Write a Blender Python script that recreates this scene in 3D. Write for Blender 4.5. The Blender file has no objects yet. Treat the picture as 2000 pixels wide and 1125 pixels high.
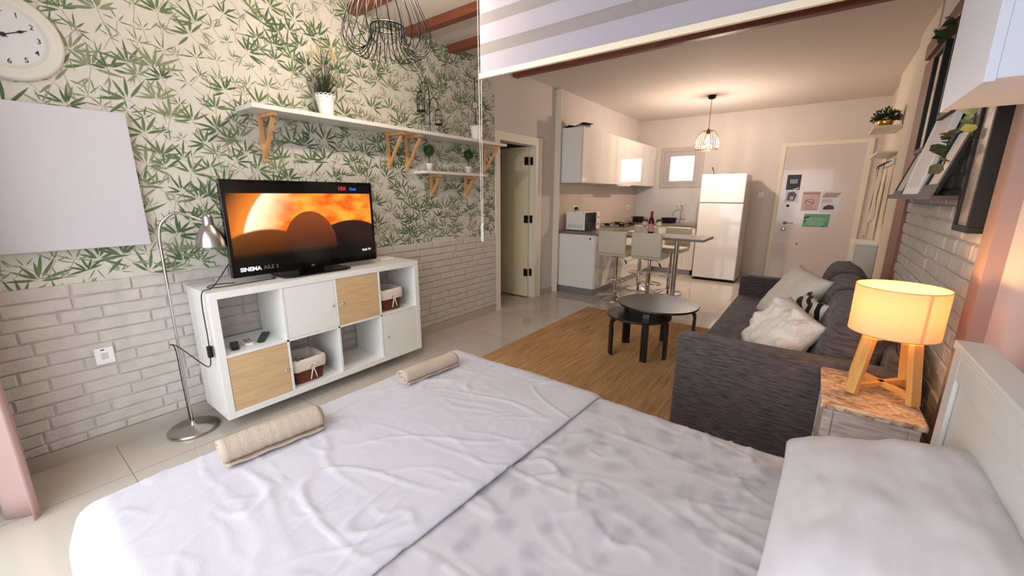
import bpy, bmesh, math, random
from mathutils import Vector, Matrix, Euler, noise
random.seed(7)
PI = math.pi
C = bpy.context.scene.collection
scn = bpy.context.scene

# ---------------------------------------------------------------- camera
cam = bpy.data.cameras.new('camera'); camo = bpy.data.objects.new('camera', cam); C.objects.link(camo)
cam.sensor_fit = 'HORIZONTAL'; cam.sensor_width = 36.0; cam.lens = 784.7453 / 2000 * 36.0
cam.clip_start = 0.02; cam.clip_end = 200
Rm = Matrix.Rotation(0.6428, 4, 'Z') @ Matrix.Rotation(1.3436, 4, 'X') @ Matrix.Rotation(0.0026, 4, 'Z')
camo.matrix_world = Matrix.Translation((3.003, -0.7078, 1.382)) @ Rm
scn.camera = camo
# ---------------------------------------------------------------- world, exposure
scn.view_settings.view_transform = 'Standard'; scn.view_settings.look = 'None'
scn.view_settings.gamma = 1.0; scn.view_settings.use_curve_mapping = False
scn.view_settings.exposure = 0.5
w = bpy.data.worlds.new('sky'); scn.world = w; w.use_nodes = True
bg = w.node_tree.nodes['Background']; bg.inputs[0].default_value = (0.92, 0.95, 1.0, 1); bg.inputs[1].default_value = 2.85
# daylight through the balcony door behind the photographer
pl = bpy.data.lights.new('daylight_portal', 'AREA'); pl.shape = 'RECTANGLE'; pl.size = 2.9; pl.size_y = 2.35
pl.cycles.is_portal = True
po = bpy.data.objects.new('daylight_portal', pl); C.objects.link(po)
po.location = (1.85, -1.16, 1.2); po.rotation_euler = (PI/2, 0, 0)
def lamp_point(name, loc, watt, col, r=0.03):
    l = bpy.data.lights.new(name, 'POINT'); l.energy = watt; l.color = col; l.shadow_soft_size = r
    o = bpy.data.objects.new(name, l); C.objects.link(o); o.location = loc; return o

# ---------------------------------------------------------------- materials
def lin(c):
    return tuple(((v/255)/12.92 if v/255 <= .04045 else ((v/255+.055)/1.055)**2.4) for v in c) + (1,)
MAT = {}
def mat(name, rgb, rough=.6, metal=0, bump=0, bscale=60, var=0, vscale=8, spec=.5, stretch=(1,1,1), coat=0, sheen=0, bdist=.01, rgb2=None):
    if name in MAT: return MAT[name]
    m = bpy.data.materials.new(name); m.use_nodes = True; MAT[name] = m
    nt = m.node_tree; b = nt.nodes['Principled BSDF']
    b.inputs['Base Color'].default_value = lin(rgb); b.inputs['Roughness'].default_value = rough
    b.inputs['Metallic'].default_value = metal; b.inputs['Specular IOR Level'].default_value = spec
    b.inputs['Coat Weight'].default_value = coat; b.inputs['Sheen Weight'].default_value = sheen
    tc = nt.nodes.new('ShaderNodeTexCoord'); mp = nt.nodes.new('ShaderNodeMapping')
    nt.links.new(tc.outputs['Object'], mp.inputs[0]); mp.inputs['Scale'].default_value = stretch
    if var or rgb2:
        n = nt.nodes.new('ShaderNodeTexNoise'); n.inputs['Scale'].default_value = vscale; n.inputs['Detail'].default_value = 5
        nt.links.new(mp.outputs[0], n.inputs['Vector'])
        r = nt.nodes.new('ShaderNodeValToRGB'); nt.links.new(n.outputs[0], r.inputs[0])
        a = lin(rgb); c2 = lin(rgb2) if rgb2 else tuple(x*(1-var) for x in a[:3])+(1,)
        r.color_ramp.elements[0].position = .35; r.color_ramp.elements[1].position = .65
        r.color_ramp.elements[0].color = c2; r.color_ramp.elements[1].color = a
        nt.links.new(r.outputs[0], b.inputs['Base Color'])
    if bump:
        n = nt.nodes.new('ShaderNodeTexNoise'); n.inputs['Scale'].default_value = bscale; n.inputs['Detail'].default_value = 4
        nt.links.new(mp.outputs[0], n.inputs['Vector'])
        bp = nt.nodes.new('ShaderNodeBump'); bp.inputs['Strength'].default_value = bump; bp.inputs['Distance'].default_value = bdist
        nt.links.new(n.outputs[0], bp.inputs['Height']); nt.links.new(bp.outputs[0], b.inputs['Normal'])
    return m
def emis(name, rgb, s):
    m = bpy.data.materials.new(name); m.use_nodes = True; MAT[name] = m
    b = m.node_tree.nodes['Principled BSDF']; b.inputs['Base Color'].default_value = (0,0,0,1)
    b.inputs['Emission Color'].default_value = lin(rgb); b.inputs['Emission Strength'].default_value = s; return m
def glass(name, rgb=(255,255,255), rough=0, alpha=None):
    m = bpy.data.materials.new(name); m.use_nodes = True; MAT[name] = m
    b = m.node_tree.nodes['Principled BSDF']; b.inputs['Base Color'].default_value = lin(rgb)
    b.inputs['Roughness'].default_value = rough; b.inputs['Transmission Weight'].default_value = 1; b.inputs['IOR'].default_value = 1.45
    return m
def translucent(name, rgb, t=.5, clear=0.0):
    m = bpy.data.materials.new(name); m.use_nodes = True; MAT[name] = m
    nt = m.node_tree; out = nt.nodes['Material Output']; nt.nodes.remove(nt.nodes['Principled BSDF'])
    d = nt.nodes.new('ShaderNodeBsdfDiffuse'); tr = nt.nodes.new('ShaderNodeBsdfTranslucent'); mx = nt.nodes.new('ShaderNodeMixShader')
    d.inputs[0].default_value = lin(rgb); tr.inputs[0].default_value = lin(rgb); mx.inputs[0].default_value = t
    nt.links.new(d.outputs[0], mx.inputs[1]); nt.links.new(tr.outputs[0], mx.inputs[2]); last = mx
    if clear:
        tp = nt.nodes.new('ShaderNodeBsdfTransparent'); m2 = nt.nodes.new('ShaderNodeMixShader'); m2.inputs[0].default_value = clear
        nt.links.new(mx.outputs[0], m2.inputs[1]); nt.links.new(tp.outputs[0], m2.inputs[2]); last = m2
    nt.links.new(last.outputs[0], out.inputs[0]); return m

white_wall = mat('white_wall', (214,206,200), .75, bump=.05, bscale=180)
ceiling_m = mat('ceiling_paint', (212,202,194), .85)
mauve = mat('mauve_paint', (168,142,136), .7)
bed_wall = mat('grey_wall_paint', (196,196,204), .75)
wallpaper_m = mat('wallpaper_ground', (212,208,197), .8, var=.05, vscale=30, bump=.03, bscale=300)
leafA = mat('leaf_print_green', (104,124,84), .8, var=.25, vscale=25)
leafB = mat('leaf_print_pale', (140,150,114), .8, var=.25, vscale=25)
leafC = mat('leaf_print_dark', (84,106,72), .8, var=.2, vscale=25)
stem_m = mat('stem_print', (160,152,132), .8)
brick_m = mat('painted_brick', (206,199,192), .8, bump=.5, bscale=45, var=.09, vscale=14, bdist=.008)
beam_m = mat('brown_beam', (122,66,44), .5, var=.2, vscale=6, stretch=(1,8,8))
white_lam = mat('white_laminate', (240,241,238), .35)
white_gloss = mat('white_gloss', (232,226,218), .07, coat=.5)
white_metal = mat('white_enamel', (232,228,226), .12, coat=.6)
chrome = mat('chrome', (225,222,220), .08, 1)
steel = mat('brushed_steel', (190,186,180), .28, 1, bump=.03, bscale=200, stretch=(1,1,12))
black_metal = mat('black_metal', (18,16,16), .55, 0, spec=.25)
black_plastic = mat('black_plastic', (16,16,17), .35)
black_gloss = mat('black_gloss', (9,9,10), .08)
black_wood = mat('black_stained_wood', (26,22,20), .35, var=.3, vscale=10, stretch=(1,10,1))
black_top = mat('black_table_top', (46,41,37), .3, var=.2, vscale=9, stretch=(1,10,1))
oak = mat('pale_oak', (218,188,146), .45, rgb2=(207,174,130), vscale=5, stretch=(6,1,9))
pine = mat('pine_wood', (222,172,118), .5, rgb2=(204,150,96), vscale=7, stretch=(3,3,1))
lampwood = mat('lamp_base_wood', (222,170,98), .45, rgb2=(206,150,80), vscale=7, stretch=(4,4,1))
brown_wood = mat('wicker_brown', (122,62,34), .55, bump=.6, bscale=90)
linen = mat('basket_liner', (226,216,206), .9, bump=.3, bscale=150)
cream_leather = mat('cream_leather', (214,208,190), .4, bump=.05, bscale=120)
sofa_m = mat('charcoal_weave', (98,88,92), .95, rgb2=(62,54,56), vscale=9, stretch=(1.6,1.6,12), bump=.25, bscale=260, sheen=.15)
cushion_w = mat('cream_cushion', (226,220,208), .9, bump=.25, bscale=140)
plush_w = mat('white_plush', (232,224,216), .95, bump=.6, bscale=60, sheen=.3)
pillow_m = mat('grey_white_pillowcase', (203,201,206), .9, bump=.08, bscale=250)
sheet_m = mat('pale_top_sheet', (197,196,204), .9, bump=.12, bscale=300)
towel_m = mat('beige_towel', (192,176,160), .95, bump=.8, bscale=220, bdist=.004)
counter_m = mat('grey_worktop', (132,120,108), .3, var=.1, vscale=40)
plinth_m = mat('plinth_grey', (150,148,150), .3, .4)
dark_m = mat('dark_gap', (20,18,17), .8)
tile_w = mat('glossy_wall_tile', (214,210,208), .12)
pot_w = mat('white_pot', (240,238,236), .4)
grassm = mat('dark_grass_blade', (52,62,28), .6, var=.3, vscale=40)
green_m = mat('topiary_green', (40,76,26), .8)
leafg = mat('artificial_leaf', (36,62,24), .6)
paleleaf = mat('pale_green_leaf', (150,168,96), .5)
gold = mat('gold_metal', (212,168,86), .2, 1)
door_m = mat('door_cream', (238,228,192), .5)
casing_m = mat('door_casing', (232,224,208), .5)
grey_frame = mat('grey_window_frame', (188,180,176), .5)
wash_wood = mat('whitewashed_wood', (206,198,192), .6, rgb2=(168,148,136), vscale=9, stretch=(1,1,7))
frame_black = mat('black_frame', (12,10,10), .6)
mirror_m = mat('mirror_glass', (235,232,228), .02, 1)
ac_m = mat('wall_cabinet_white', (214,220,234), .5)
head_m = mat('headboard_white', (206,206,202), .4)
silver_txt = mat('silver_print', (170,170,170), .4)
ink = mat('dark_ink', (30,28,34), .6)
red_glass = mat('red_wine_bottle', (90,8,18), .08)
label_pink = mat('bottle_label', (226,170,180), .6)
clear_glass = glass('clear_glass', (245,250,250))
curtain_m = translucent('pink_curtain', (214,186,182), .35)
blind_w = translucent('blind_white_band', (192,190,204), .25)
blind_s = translucent('blind_sheer_band', (196,192,196), .45, .3)
shade_m = translucent('lampshade_fabric', (238,212,182), .42)
bulb_warm = emis('warm_bulb', (255,220,160), 30)

def brick_nodes(): pass
# floor: glossy square porcelain with thin joints
fm = mat('porcelain_floor', (186,176,164), .07, spec=.6)
nt = fm.node_tree; b = nt.nodes['Principled BSDF']
tc = nt.nodes.new('ShaderNodeTexCoord'); bt = nt.nodes.new('ShaderNodeTexBrick'); mpn = nt.nodes.new('ShaderNodeMapping')
nt.links.new(tc.outputs['Object'], mpn.inputs[0]); nt.links.new(mpn.outputs[0], bt.inputs[0]); mpn.inputs['Location'].default_value = (-.4, .44, 0)
bt.offset = 0; bt.inputs['Scale'].default_value = 1; bt.inputs['Brick Width'].default_value = .9; bt.inputs['Row Height'].default_value = .9
bt.inputs['Mortar Size'].default_value = .0022; bt.inputs['Color1'].default_value = lin((200,192,182)); bt.inputs['Color2'].default_value = lin((195,187,176)); bt.inputs['Mortar'].default_value = lin((150,138,124))
nt.links.new(bt.outputs['Color'], b.inputs['Base Color'])
# back splash tiles
tm = MAT['glossy_wall_tile']; nt = tm.node_tree; b = nt.nodes['Principled BSDF']
tc = nt.nodes.new('ShaderNodeTexCoord'); bt = nt.nodes.new('ShaderNodeTexBrick'); mpn = nt.nodes.new('ShaderNodeMapping')
mpn.inputs['Rotation'].default_value = (PI/2, 0, 0)
nt.links.new(tc.outputs['Object'], mpn.inputs[0]); nt.links.new(mpn.outputs[0], bt.inputs[0])
bt.offset = 0; bt.inputs['Scale'].default_value = 1; bt.inputs['Brick Width'].default_value = .36; bt.inputs['Row Height'].default_value = .3
bt.inputs['Mortar Size'].default_value = .002; bt.inputs['Color1'].default_value = lin((214,210,208)); bt.inputs['Color2'].default_value = lin((208,204,204)); bt.inputs['Mortar'].default_value = lin((186,180,176))
nt.links.new(bt.outputs['Color'], b.inputs['Base Color'])
# jute
jm = mat('jute_weave', (178,132,84), .95); nt = jm.node_tree; b = nt.nodes['Principled BSDF']
tc = nt.nodes.new('ShaderNodeTexCoord'); mpn = nt.nodes.new('ShaderNodeMapping'); mpn.inputs['Scale'].default_value = (60, 2.5, 1)
n1 = nt.nodes.new('ShaderNodeTexNoise'); n1.inputs['Scale'].default_value = 1; n1.inputs['Detail'].default_value = 6; n1.inputs['Roughness'].default_value = .75
r1 = nt.nodes.new('ShaderNodeValToRGB'); r1.color_ramp.elements[0].position = .3; r1.color_ramp.elements[1].position = .68
r1.color_ramp.elements[0].color = lin((140,100,58)); r1.color_ramp.elements[1].color = lin((216,174,122))
nt.links.new(tc.outputs['Object'], mpn.inputs[0]); nt.links.new(mpn.outputs[0], n1.inputs['Vector']); nt.links.new(n1.outputs[0], r1.inputs[0]); nt.links.new(r1.outputs[0], b.inputs['Base Color'])
mp2 = nt.nodes.new('ShaderNodeMapping'); mp2.inputs['Scale'].default_value = (110, 60, 1); n2 = nt.nodes.new('ShaderNodeTexNoise'); n2.inputs['Scale'].default_value = 1
bp = nt.nodes.new('ShaderNodeBump'); bp.inputs['Strength'].default_value = .8; bp.inputs['Distance'].default_value = .01
nt.links.new(tc.outputs['Object'], mp2.inputs[0]); nt.links.new(mp2.outputs[0], n2.inputs['Vector']); nt.links.new(n2.outputs[0], bp.inputs['Height']); nt.links.new(bp.outputs[0], b.inputs['Normal'])
# grey floral print duvet
dm = mat('floral_duvet', (205,203,210), .9); nt = dm.node_tree; b = nt.nodes['Principled BSDF']
tc = nt.nodes.new('ShaderNodeTexCoord')
n0 = nt.nodes.new('ShaderNodeTexNoise'); n0.inputs['Scale'].default_value = 9; n0.inputs['Detail'].default_value = 3
ad = nt.nodes.new('ShaderNodeVectorMath'); ad.operation = 'MULTIPLY_ADD'; ad.inputs[1].default_value = (.09,.09,.09)
nt.links.new(tc.outputs['Object'], n0.inputs['Vector']); nt.links.new(n0.outputs['Color'], ad.inputs[0]); nt.links.new(tc.outputs['Object'], ad.inputs[2])
v = nt.nodes.new('ShaderNodeTexVoronoi'); v.inputs['Scale'].default_value = 12; v.feature = 'SMOOTH_F1'; v.inputs['Smoothness'].default_value = .25
nt.links.new(ad.outputs[0], v.inputs['Vector'])
r1 = nt.nodes.new('ShaderNodeValToRGB'); r1.color_ramp.elements[0].position = .18; r1.color_ramp.elements[1].position = .5
r1.color_ramp.elements[0].color = lin((172,170,178)); r1.color_ramp.elements[1].color = lin((192,189,194))
nt.links.new(v.outputs['Distance'], r1.inputs[0]); nt.links.new(r1.outputs[0], b.inputs['Base Color'])

# ---------------------------------------------------------------- mesh builder
ORG = {}
class MB:
    def __init__(s): s.v = []; s.f = []; s.m = []; s.cur = 0
    def add(s, vs, fs):
        o = len(s.v); s.v += [tuple(p) for p in vs]; s.f += [tuple(i+o for i in f) for f in fs]; s.m += [s.cur]*len(fs); return s
    def box(s, x0, x1, y0, y1, z0, z1):
        x0,x1 = min(x0,x1),max(x0,x1); y0,y1 = min(y0,y1),max(y0,y1); z0,z1 = min(z0,z1),max(z0,z1)
        return s.add([(x0,y0,z0),(x1,y0,z0),(x1,y1,z0),(x0,y1,z0),(x0,y0,z1),(x1,y0,z1),(x1,y1,z1),(x0,y1,z1)],
            [(0,3,2,1),(4,5,6,7),(0,1,5,4),(1,2,6,5),(2,3,7,6),(3,0,4,7)])
    def beam(s, p0, p1, wx, wy, up=(0,0,1)):
        p0 = Vector(p0); p1 = Vector(p1); d = (p1-p0).normalized(); u = Vector(up)
        a = d.cross(u)
        if a.length < 1e-4: a = d.cross(Vector((1,0,0)))
        a.normalize(); c = d.cross(a).normalized(); a = a*wx/2; c = c*wy/2
        vs = [p0-a-c, p0+a-c, p0+a+c, p0-a+c, p1-a-c, p1+a-c, p1+a+c, p1-a+c]
        return s.add(vs, [(0,3,2,1),(4,5,6,7),(0,1,5,4),(1,2,6,5),(2,3,7,6),(3,0,4,7)])
    def tube(s, pts, r, n=8, closed=False):
        pts = [Vector(p) for p in pts]; k = len(pts); rr = r if isinstance(r, (list, tuple)) else [r]*k
        nrm = None; vs = []
        for i, p in enumerate(pts):
            if closed: d = pts[(i+1) % k]-pts[i-1]
            else: d = pts[min(i+1, k-1)]-pts[max(i-1, 0)]
            d.normalize()
            if nrm is None:
                nrm = d.cross(Vector((0,0,1)))
                if nrm.length < 1e-3: nrm = d.cross(Vector((1,0,0)))
            else: nrm = nrm - d*nrm.dot(d)
            nrm.normalize(); b = d.cross(nrm)
            for j in range(n):
                a = 2*PI*j/n; vs.append(p + (nrm*math.cos(a)+b*math.sin(a))*rr[i])
        fs = []
        for i in range(k if closed else k-1):
            for j in range(n):
                a, c = i*n, ((i+1) % k)*n
                fs.append((a+j, a+(j+1) % n, c+(j+1) % n, c+j))
        if not closed: fs += [tuple(range(n-1, -1, -1)), tuple((k-1)*n+j for j in range(n))]
        return s.add(vs, fs)
    def cyl(s, p0, p1, r0, r1=None, n=24): return s.tube([p0, p1], [r0, r0 if r1 is None else r1], n)
    def lathe(s, c, prof, n=32, caps=True, axis='Z'):
        vs = []
        for r, z in prof:
            for j in range(n):
                a = 2*PI*j/n
                if axis == 'Z': vs.append((c[0]+r*math.cos(a), c[1]+r*math.sin(a), c[2]+z))
                elif axis == 'X': vs.append((c[0]+z, c[1]+r*math.cos(a), c[2]+r*math.sin(a)))
                else: vs.append((c[0]+r*math.sin(a), c[1]+z, c[2]+r*math.cos(a)))
        fs = []; k = len(prof)
        for i in range(k-1):
            for j in range(n): fs.append((i*n+j, i*n+(j+1) % n, (i+1)*n+(j+1) % n, (i+1)*n+j))
        if caps: fs += [tuple(range(n-1, -1, -1)), tuple((k-1)*n+j for j in range(n))]
        return s.add(vs, fs)
    def grid(s, fn, nu, nv, thick=None):
        vs = [fn(i/nu, j/nv) for i in range(nu+1) for j in range(nv+1)]
        fs = [(i*(nv+1)+j, (i+1)*(nv+1)+j, (i+1)*(nv+1)+j+1, i*(nv+1)+j+1) for i in range(nu) for j in range(nv)]
        return s.add(vs, fs)
    def prism(s, pts, ax, a0, a1):   # polygon in the two other axes, extruded along ax
        def mk(p, a): return {'X': (a, p[0], p[1]), 'Y': (p[0], a, p[1]), 'Z': (p[0], p[1], a)}[ax]
        n = len(pts); vs = [mk(p, a0) for p in pts]+[mk(p, a1) for p in pts]
        return s.add(vs, [tuple(range(n-1,-1,-1)), tuple(range(n, 2*n))]+[(i, (i+1) % n, n+(i+1) % n, n+i) for i in range(n)])
    def ell(s, c, rx, ry, rz, n=20, m=12, e=1.0):
        def sg(v, p): return math.copysign(abs(v)**p, v)
        vs = []; fs = []
        for i in range(m+1):
            t = -PI/2+PI*i/m
            for j in range(n):
                a = 2*PI*j/n
                vs.append((c[0]+rx*sg(math.cos(t), e)*sg(math.cos(a), e), c[1]+ry*sg(math.cos(t), e)*sg(math.sin(a), e), c[2]+rz*sg(math.sin(t), e)))
        for i in range(m):
            for j in range(n): fs.append((i*n+j, i*n+(j+1) % n, (i+1)*n+(j+1) % n, (i+1)*n+j))
        return s.add(vs, fs)
    def cushion(s, w, h, t, n=22, M=None, crease=.006, seed=0, pinch=.12, ex=2.6):
        # stuffed cushion: w along x, h along z, thickness t along y, corners pulled out
        M = M or Matrix.Identity(4); vs = []
        for side in (-1, 1):
            for i in range(n+1):
                for j in range(n+1):
                    u = -1+2*i/n; v = -1+2*j/n
                    e = max(0, (1-abs(u)**ex))*max(0, (1-abs(v)**ex))
                    th = t/2*e**.45
                    x = u*w/2*(1-pinch*(1-abs(v)**2)*abs(u)); z = v*h/2*(1-pinch*(1-abs(u)**2)*abs(v))
                    nn = noise.noise(Vector((u*2.2+seed, v*2.2, side*3.1)))*crease*2.2 + abs(noise.noise(Vector((u*5+seed, v*3, side*7.7+5))))*crease*2
                    vs.append(M @ Vector((x, side*(th+nn*min(1, e*4)), z)))
        K = (n+1)*(n+1); fs = []
        for sd in range(2):
            for i in range(n):
                for j in range(n):
                    a = sd*K+i*(n+1)+j; q = (a, a+n+1, a+n+2, a+1)
                    fs.append(q if sd == 0 else q[::-1])
        return s.add(vs, fs)
    def build(s, name, material, parent=None, smooth=False, bevel=0, seg=2, loc=None, weld=False, sub=0):
        me = bpy.data.meshes.new(name); org = Vector((0,0,0))
        if parent is not None: org = ORG.get(parent.name, Vector((0,0,0)))
        elif loc is not None: org = Vector(loc)
        me.from_pydata([Vector(p)-org for p in s.v], [], s.f)
        mats = material if isinstance(material, (list, tuple)) else [material]
        for m_ in mats: me.materials.append(m_)
        if len(mats) > 1: me.polygons.foreach_set('material_index', s.m)
        if weld:
            bm = bmesh.new(); bm.from_mesh(me); bmesh.ops.remove_doubles(bm, verts=bm.verts, dist=1e-5)
            bmesh.ops.recalc_face_normals(bm, faces=bm.faces); bm.to_mesh(me); bm.free()
        me.update()
        if smooth: me.polygons.foreach_set('use_smooth', [True]*len(me.polygons))
        o = bpy.data.objects.new(name, me); C.objects.link(o)
        if parent is not None: o.parent = parent; ORG[o.name] = org
        else: o.location = org; ORG[o.name] = org
        if bevel:
            b = o.modifiers.new('edge', 'BEVEL'); b.width = bevel; b.segments = seg; b.limit_method = 'ANGLE'; b.angle_limit = math.radians(40)
        if sub:
            b = o.modifiers.new('sub', 'SUBSURF'); b.levels = sub; b.render_levels = sub
        if smooth and not weld: pass
        return o
def tag(o, label=None, cat=None, group=None, kind=None):
    if label: o['label'] = label
    if cat: o['category'] = cat
    if group: o['group'] = group
    if kind: o['kind'] = kind
    return o
def thing(name, loc, label, cat, group=None):
    o = bpy.data.objects.new(name, None); C.objects.link(o); o.location = loc; o.empty_display_size = .05
    ORG[o.name] = Vector(loc); return tag(o, label, cat, group)
def struct(name, mb, m, parent=None, **k):
    o = mb.build(name, m, parent, **k)
    if parent is None: o['kind'] = 'structure'
    return o
def copy_tree(o, parent=None):
    c = o.copy(); C.objects.link(c)
    if parent is not None: c.parent = parent
    for ch in list(o.children): copy_tree(ch, c)
    return c
def kids(o): return list(o.children)
# letters as real flat geometry
def text_poly(s, body, size, org, right, up, depth=.0006, bold=0, align='LEFT', squash=1):
    cu = bpy.data.curves.new('glyphs', 'FONT'); cu.body = body; cu.size = size; cu.align_x = align; cu.offset = bold; cu.resolution_u = 3
    to = bpy.data.objects.new('glyphs', cu); C.objects.link(to)
    dg = bpy.context.evaluated_depsgraph_get(); dg.update()
    me = bpy.data.meshes.new_from_object(to.evaluated_get(dg))
    R = Vector(right).normalized()*squash; U = Vector(up).normalized(); O = Vector(org)
    vs = [O+R*v.co.x+U*v.co.y for v in me.vertices]; fs = [tuple(p.vertices) for p in me.polygons]
    s.add(vs, fs); bpy.data.objects.remove(to); bpy.data.meshes.remove(me); bpy.data.curves.remove(cu); return s

# ================================================================ SETTING
ZC = 2.755; YB = 7.35; XR = 3.555; YW = -1.0
struct('floor', MB().box(-1.6, 3.9, -1.3, YB+.1, -.1, 0), fm)
struct('ceiling', MB().box(-1.6, 3.9, -1.3, YB+.1, ZC, ZC+.1), ceiling_m)
# wall_left : wallpapered long wall, doorway, kitchen wall
mb = MB()
mb.box(-.12, 0, YW-.15, 3.05, 0, ZC).box(-.12, 0, 3.05, 3.80, 2.0, ZC).box(-.12, 0, 3.80, 4.28, 0, ZC).box(-.12, .05, 4.28, YB, 0, ZC)
wl = struct('wall_left', mb, white_wall)
# bamboo wallpaper, the leaves are the printed pattern of the paper
Y0, Y1, Z0 = YW, 2.965, .935
mb = MB(); mb.box(0, .002, Y0, Y1, Z0, ZC)
rnd = random.Random(3); layer = [0]
def leaf(y, z, ang, L, Wd, m):
    layer[0] += 1; x = .0024+(layer[0] % 700)*1.4e-6
    dy, dz = math.cos(ang), math.sin(ang); py, pz = -dz, dy
    prof = [(.06, .0), (.16, .10), (.26, .40), (.42, .5), (.62, .44), (.82, .24), (1, 0)]
    bend = rnd.uniform(-.08, .08)*L
    def P(t, wv):
        b = bend*t*t
        return (y+dy*L*t+py*(wv*Wd+b), z+dz*L*t+pz*(wv*Wd+b))
    ptsL = [P(t, k) for t, k in prof]; ptsR = [P(t, -k) for t, k in prof[1:-1]][::-1]
    pts = ptsL+ptsR
    if any(p[0] < Y0 or p[0] > Y1 or p[1] < Z0 or p[1] > ZC for p in pts):
        if not all(Y0 < p[0] < Y1 and Z0-.01 < p[1] < ZC for p in pts):
            pts = [(min(max(p[0], Y0), Y1), min(max(p[1], Z0), ZC)) for p in pts]
    mb.cur = m; mb.add([(x, p[0], p[1]) for p in pts], [tuple(range(len(pts)))])
def stemseg(p, q, wd):
    layer[0] += 1; x = .0022; d = Vector((q[0]-p[0], q[1]-p[1])); d.normalize(); n = Vector((-d.y, d.x))*wd/2
    mb.cur = 4; pts = [(p[0]+n.x, p[1]+n.y), (p[0]-n.x, p[1]-n.y), (q[0]-n.x, q[1]-n.y), (q[0]+n.x, q[1]+n.y)]
    if all(Y0 < a[0] < Y1 and Z0 < a[1] < ZC for a in pts): mb.add([(x, a[0], a[1]) for a in pts], [(0,1,2,3)])
yy = Y0
step = .098
rz_ = .092
rows = int((ZC-Z0)/rz_)+3
cols = int((Y1-Y0)/step)+2
for i in range(cols):
    for j in range(rows):
        y = Y0+i*step+(step/2 if j % 2 else 0)+rnd.uniform(-.03, .03); z = Z0-.06+j*rz_+rnd.uniform(-.028, .028)
        big = rnd.random() < .58
        Ls = rnd.uniform(.09, .135) if big else rnd.uniform(.05, .08)
        base = PI/2+rnd.uniform(-.9, .9)
        m = rnd.choice([1, 3, 1, 2]) if big else rnd.choice([2, 2, 1])
        k = rnd.randint(6, 8) if big else rnd.randint(4, 6)
        for q in range(k):
            a = base-1.5+3.0*q/(k-1)+rnd.uniform(-.12, .12)
            leaf(y+rnd.uniform(-.004, .004), z+rnd.uniform(-.006, .006), a, Ls*rnd.uniform(.65, 1.12), Ls*.112 if big else Ls*.09, m)
        stemseg((y, z), (y+math.cos(base+PI)*Ls*1.2, z+math.sin(base+PI)*Ls*1.2), .003)
        if big:
            for q in range(3):
                a = base+PI+rnd.uniform(-1.0, 1.0); leaf(y+math.cos(base+PI)*Ls*.4, z+math.sin(base+PI)*Ls*.4, a, Ls*.6, Ls*.055, 2)
mb.build('wallpaper', [wallpaper_m, leafA, leafB, leafC, stem_m], wl)
# split brick cladding
def bricks(mb, plane, a0, a1, z0, z1, sgn, pitch=.0667, prot=.012, seed=1, lmin=.13, lmax=.31):
    r = random.Random(seed); z = z1; row = 0
    while z > z0+.01:
        zb = max(z-pitch, z0); a = a0-r.uniform(0, .15)
        while a < a1:
            L = r.uniform(lmin, lmax); e = min(a+L, a1); s_ = max(a, a0)
            if e-s_ > .02:
                g = .0035; ch = .006; pr = prot*r.uniform(.65, 1.15)
                jz = r.uniform(-.0015, .0015)
                A0, A1, B0, B1 = s_+g, e-g, zb+g+jz, z-g+jz
                xb = plane; xt = plane+sgn*pr; xm = plane+sgn*pr*.55
                vs = []
                nseg = max(2, int((A1-A0)/.03))
                ring = [(A0+(A1-A0)*k/nseg, B0) for k in range(nseg+1)]+[(A1-(A1-A0)*k/nseg, B1) for k in range(nseg+1)]
                n = len(ring); cy, cz = (A0+A1)/2, (B0+B1)/2
                for (yy, zz) in ring: vs.append((xb, yy, zz))
                for (yy, zz) in ring: vs.append((xm, yy+r.uniform(-.0012, .0012), zz+r.uniform(-.0015, .0015)))
                for (yy, zz) in ring:
                    vs.append((xt+sgn*r.uniform(-.0015, .0015), min(max(yy, A0+ch), A1-ch), min(max(zz, B0+ch), B1-ch)))
                fs = [(i, (i+1) % n, n+(i+1) % n, n+i) for i in range(n)]+[(n+i, n+(i+1) % n, 2*n+(i+1) % n, 2*n+i) for i in range(n)]
                h = nseg+1
                fs += [(2*n+k, 2*n+k+1, 2*n+(n-2-k), 2*n+(n-1-k)) for k in range(nseg)]
                mb.add(vs, fs)
            a += L
        z -= pitch; row += 1
mb = MB(); mb.box(0, .004, YW, 2.965, .085, .935); bricks(mb, .003, YW, 2.965, .085, .935, 1)
mb.build('brick_cladding', brick_m, wl, smooth=False, weld=False)
# tiled skirting
skirt = mat('skirting_tile', (184,174,162), .12)
o = MB().box(0, .014, YW, 2.965, 0, .085).box(0, .01, 3.93, 4.27, 0, .07).build('baseboard_left', skirt); o['kind'] = 'structure'
# white edge strip beside kitchen
struct('trim_1', MB().box(0, .09, 4.268, 4.285, 0, 2.74), casing_m)
# door 1 (interior) : casing, leaf ajar into the next room, hinges
d1 = tag(MB().box(-.13, .015, 2.968, 3.055, 0, 2.09).box(-.13, .015, 3.79, 3.93, 0, 2.09).box(-.13, .015, 3.055, 3.79, 1.993, 2.09).box(0, .022, 3.90, 3.93, 0, 2.09).build('door_1', casing_m, bevel=.003), kind='structure')
lf = MB().box(-.78, -.078, 3.735, 3.775, .015, 1.985).build('door_leaf', door_m, d1)
mb = MB()
for z in (.3, 1.02, 1.76): mb.box(-.125, -.07, 3.728, 3.736, z, z+.1).box(-.07, -.03, 3.782, 3.7915, z, z+.1).cyl((-.07, 3.732, z), (-.07, 3.732, z+.1), .007, n=8)
mb.build('hinge', black_metal, lf)
# the room beyond the doorway
struct('wall_beyond', MB().box(-1.6, -1.5, 2.4, 4.6, 0, ZC).box(-1.6, -.12, 4.3, 4.4, 0, ZC).box(-1.6, -.12, 2.3, 2.4, 0, ZC), mat('beige_paint', (188,178,146), .8))
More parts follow.
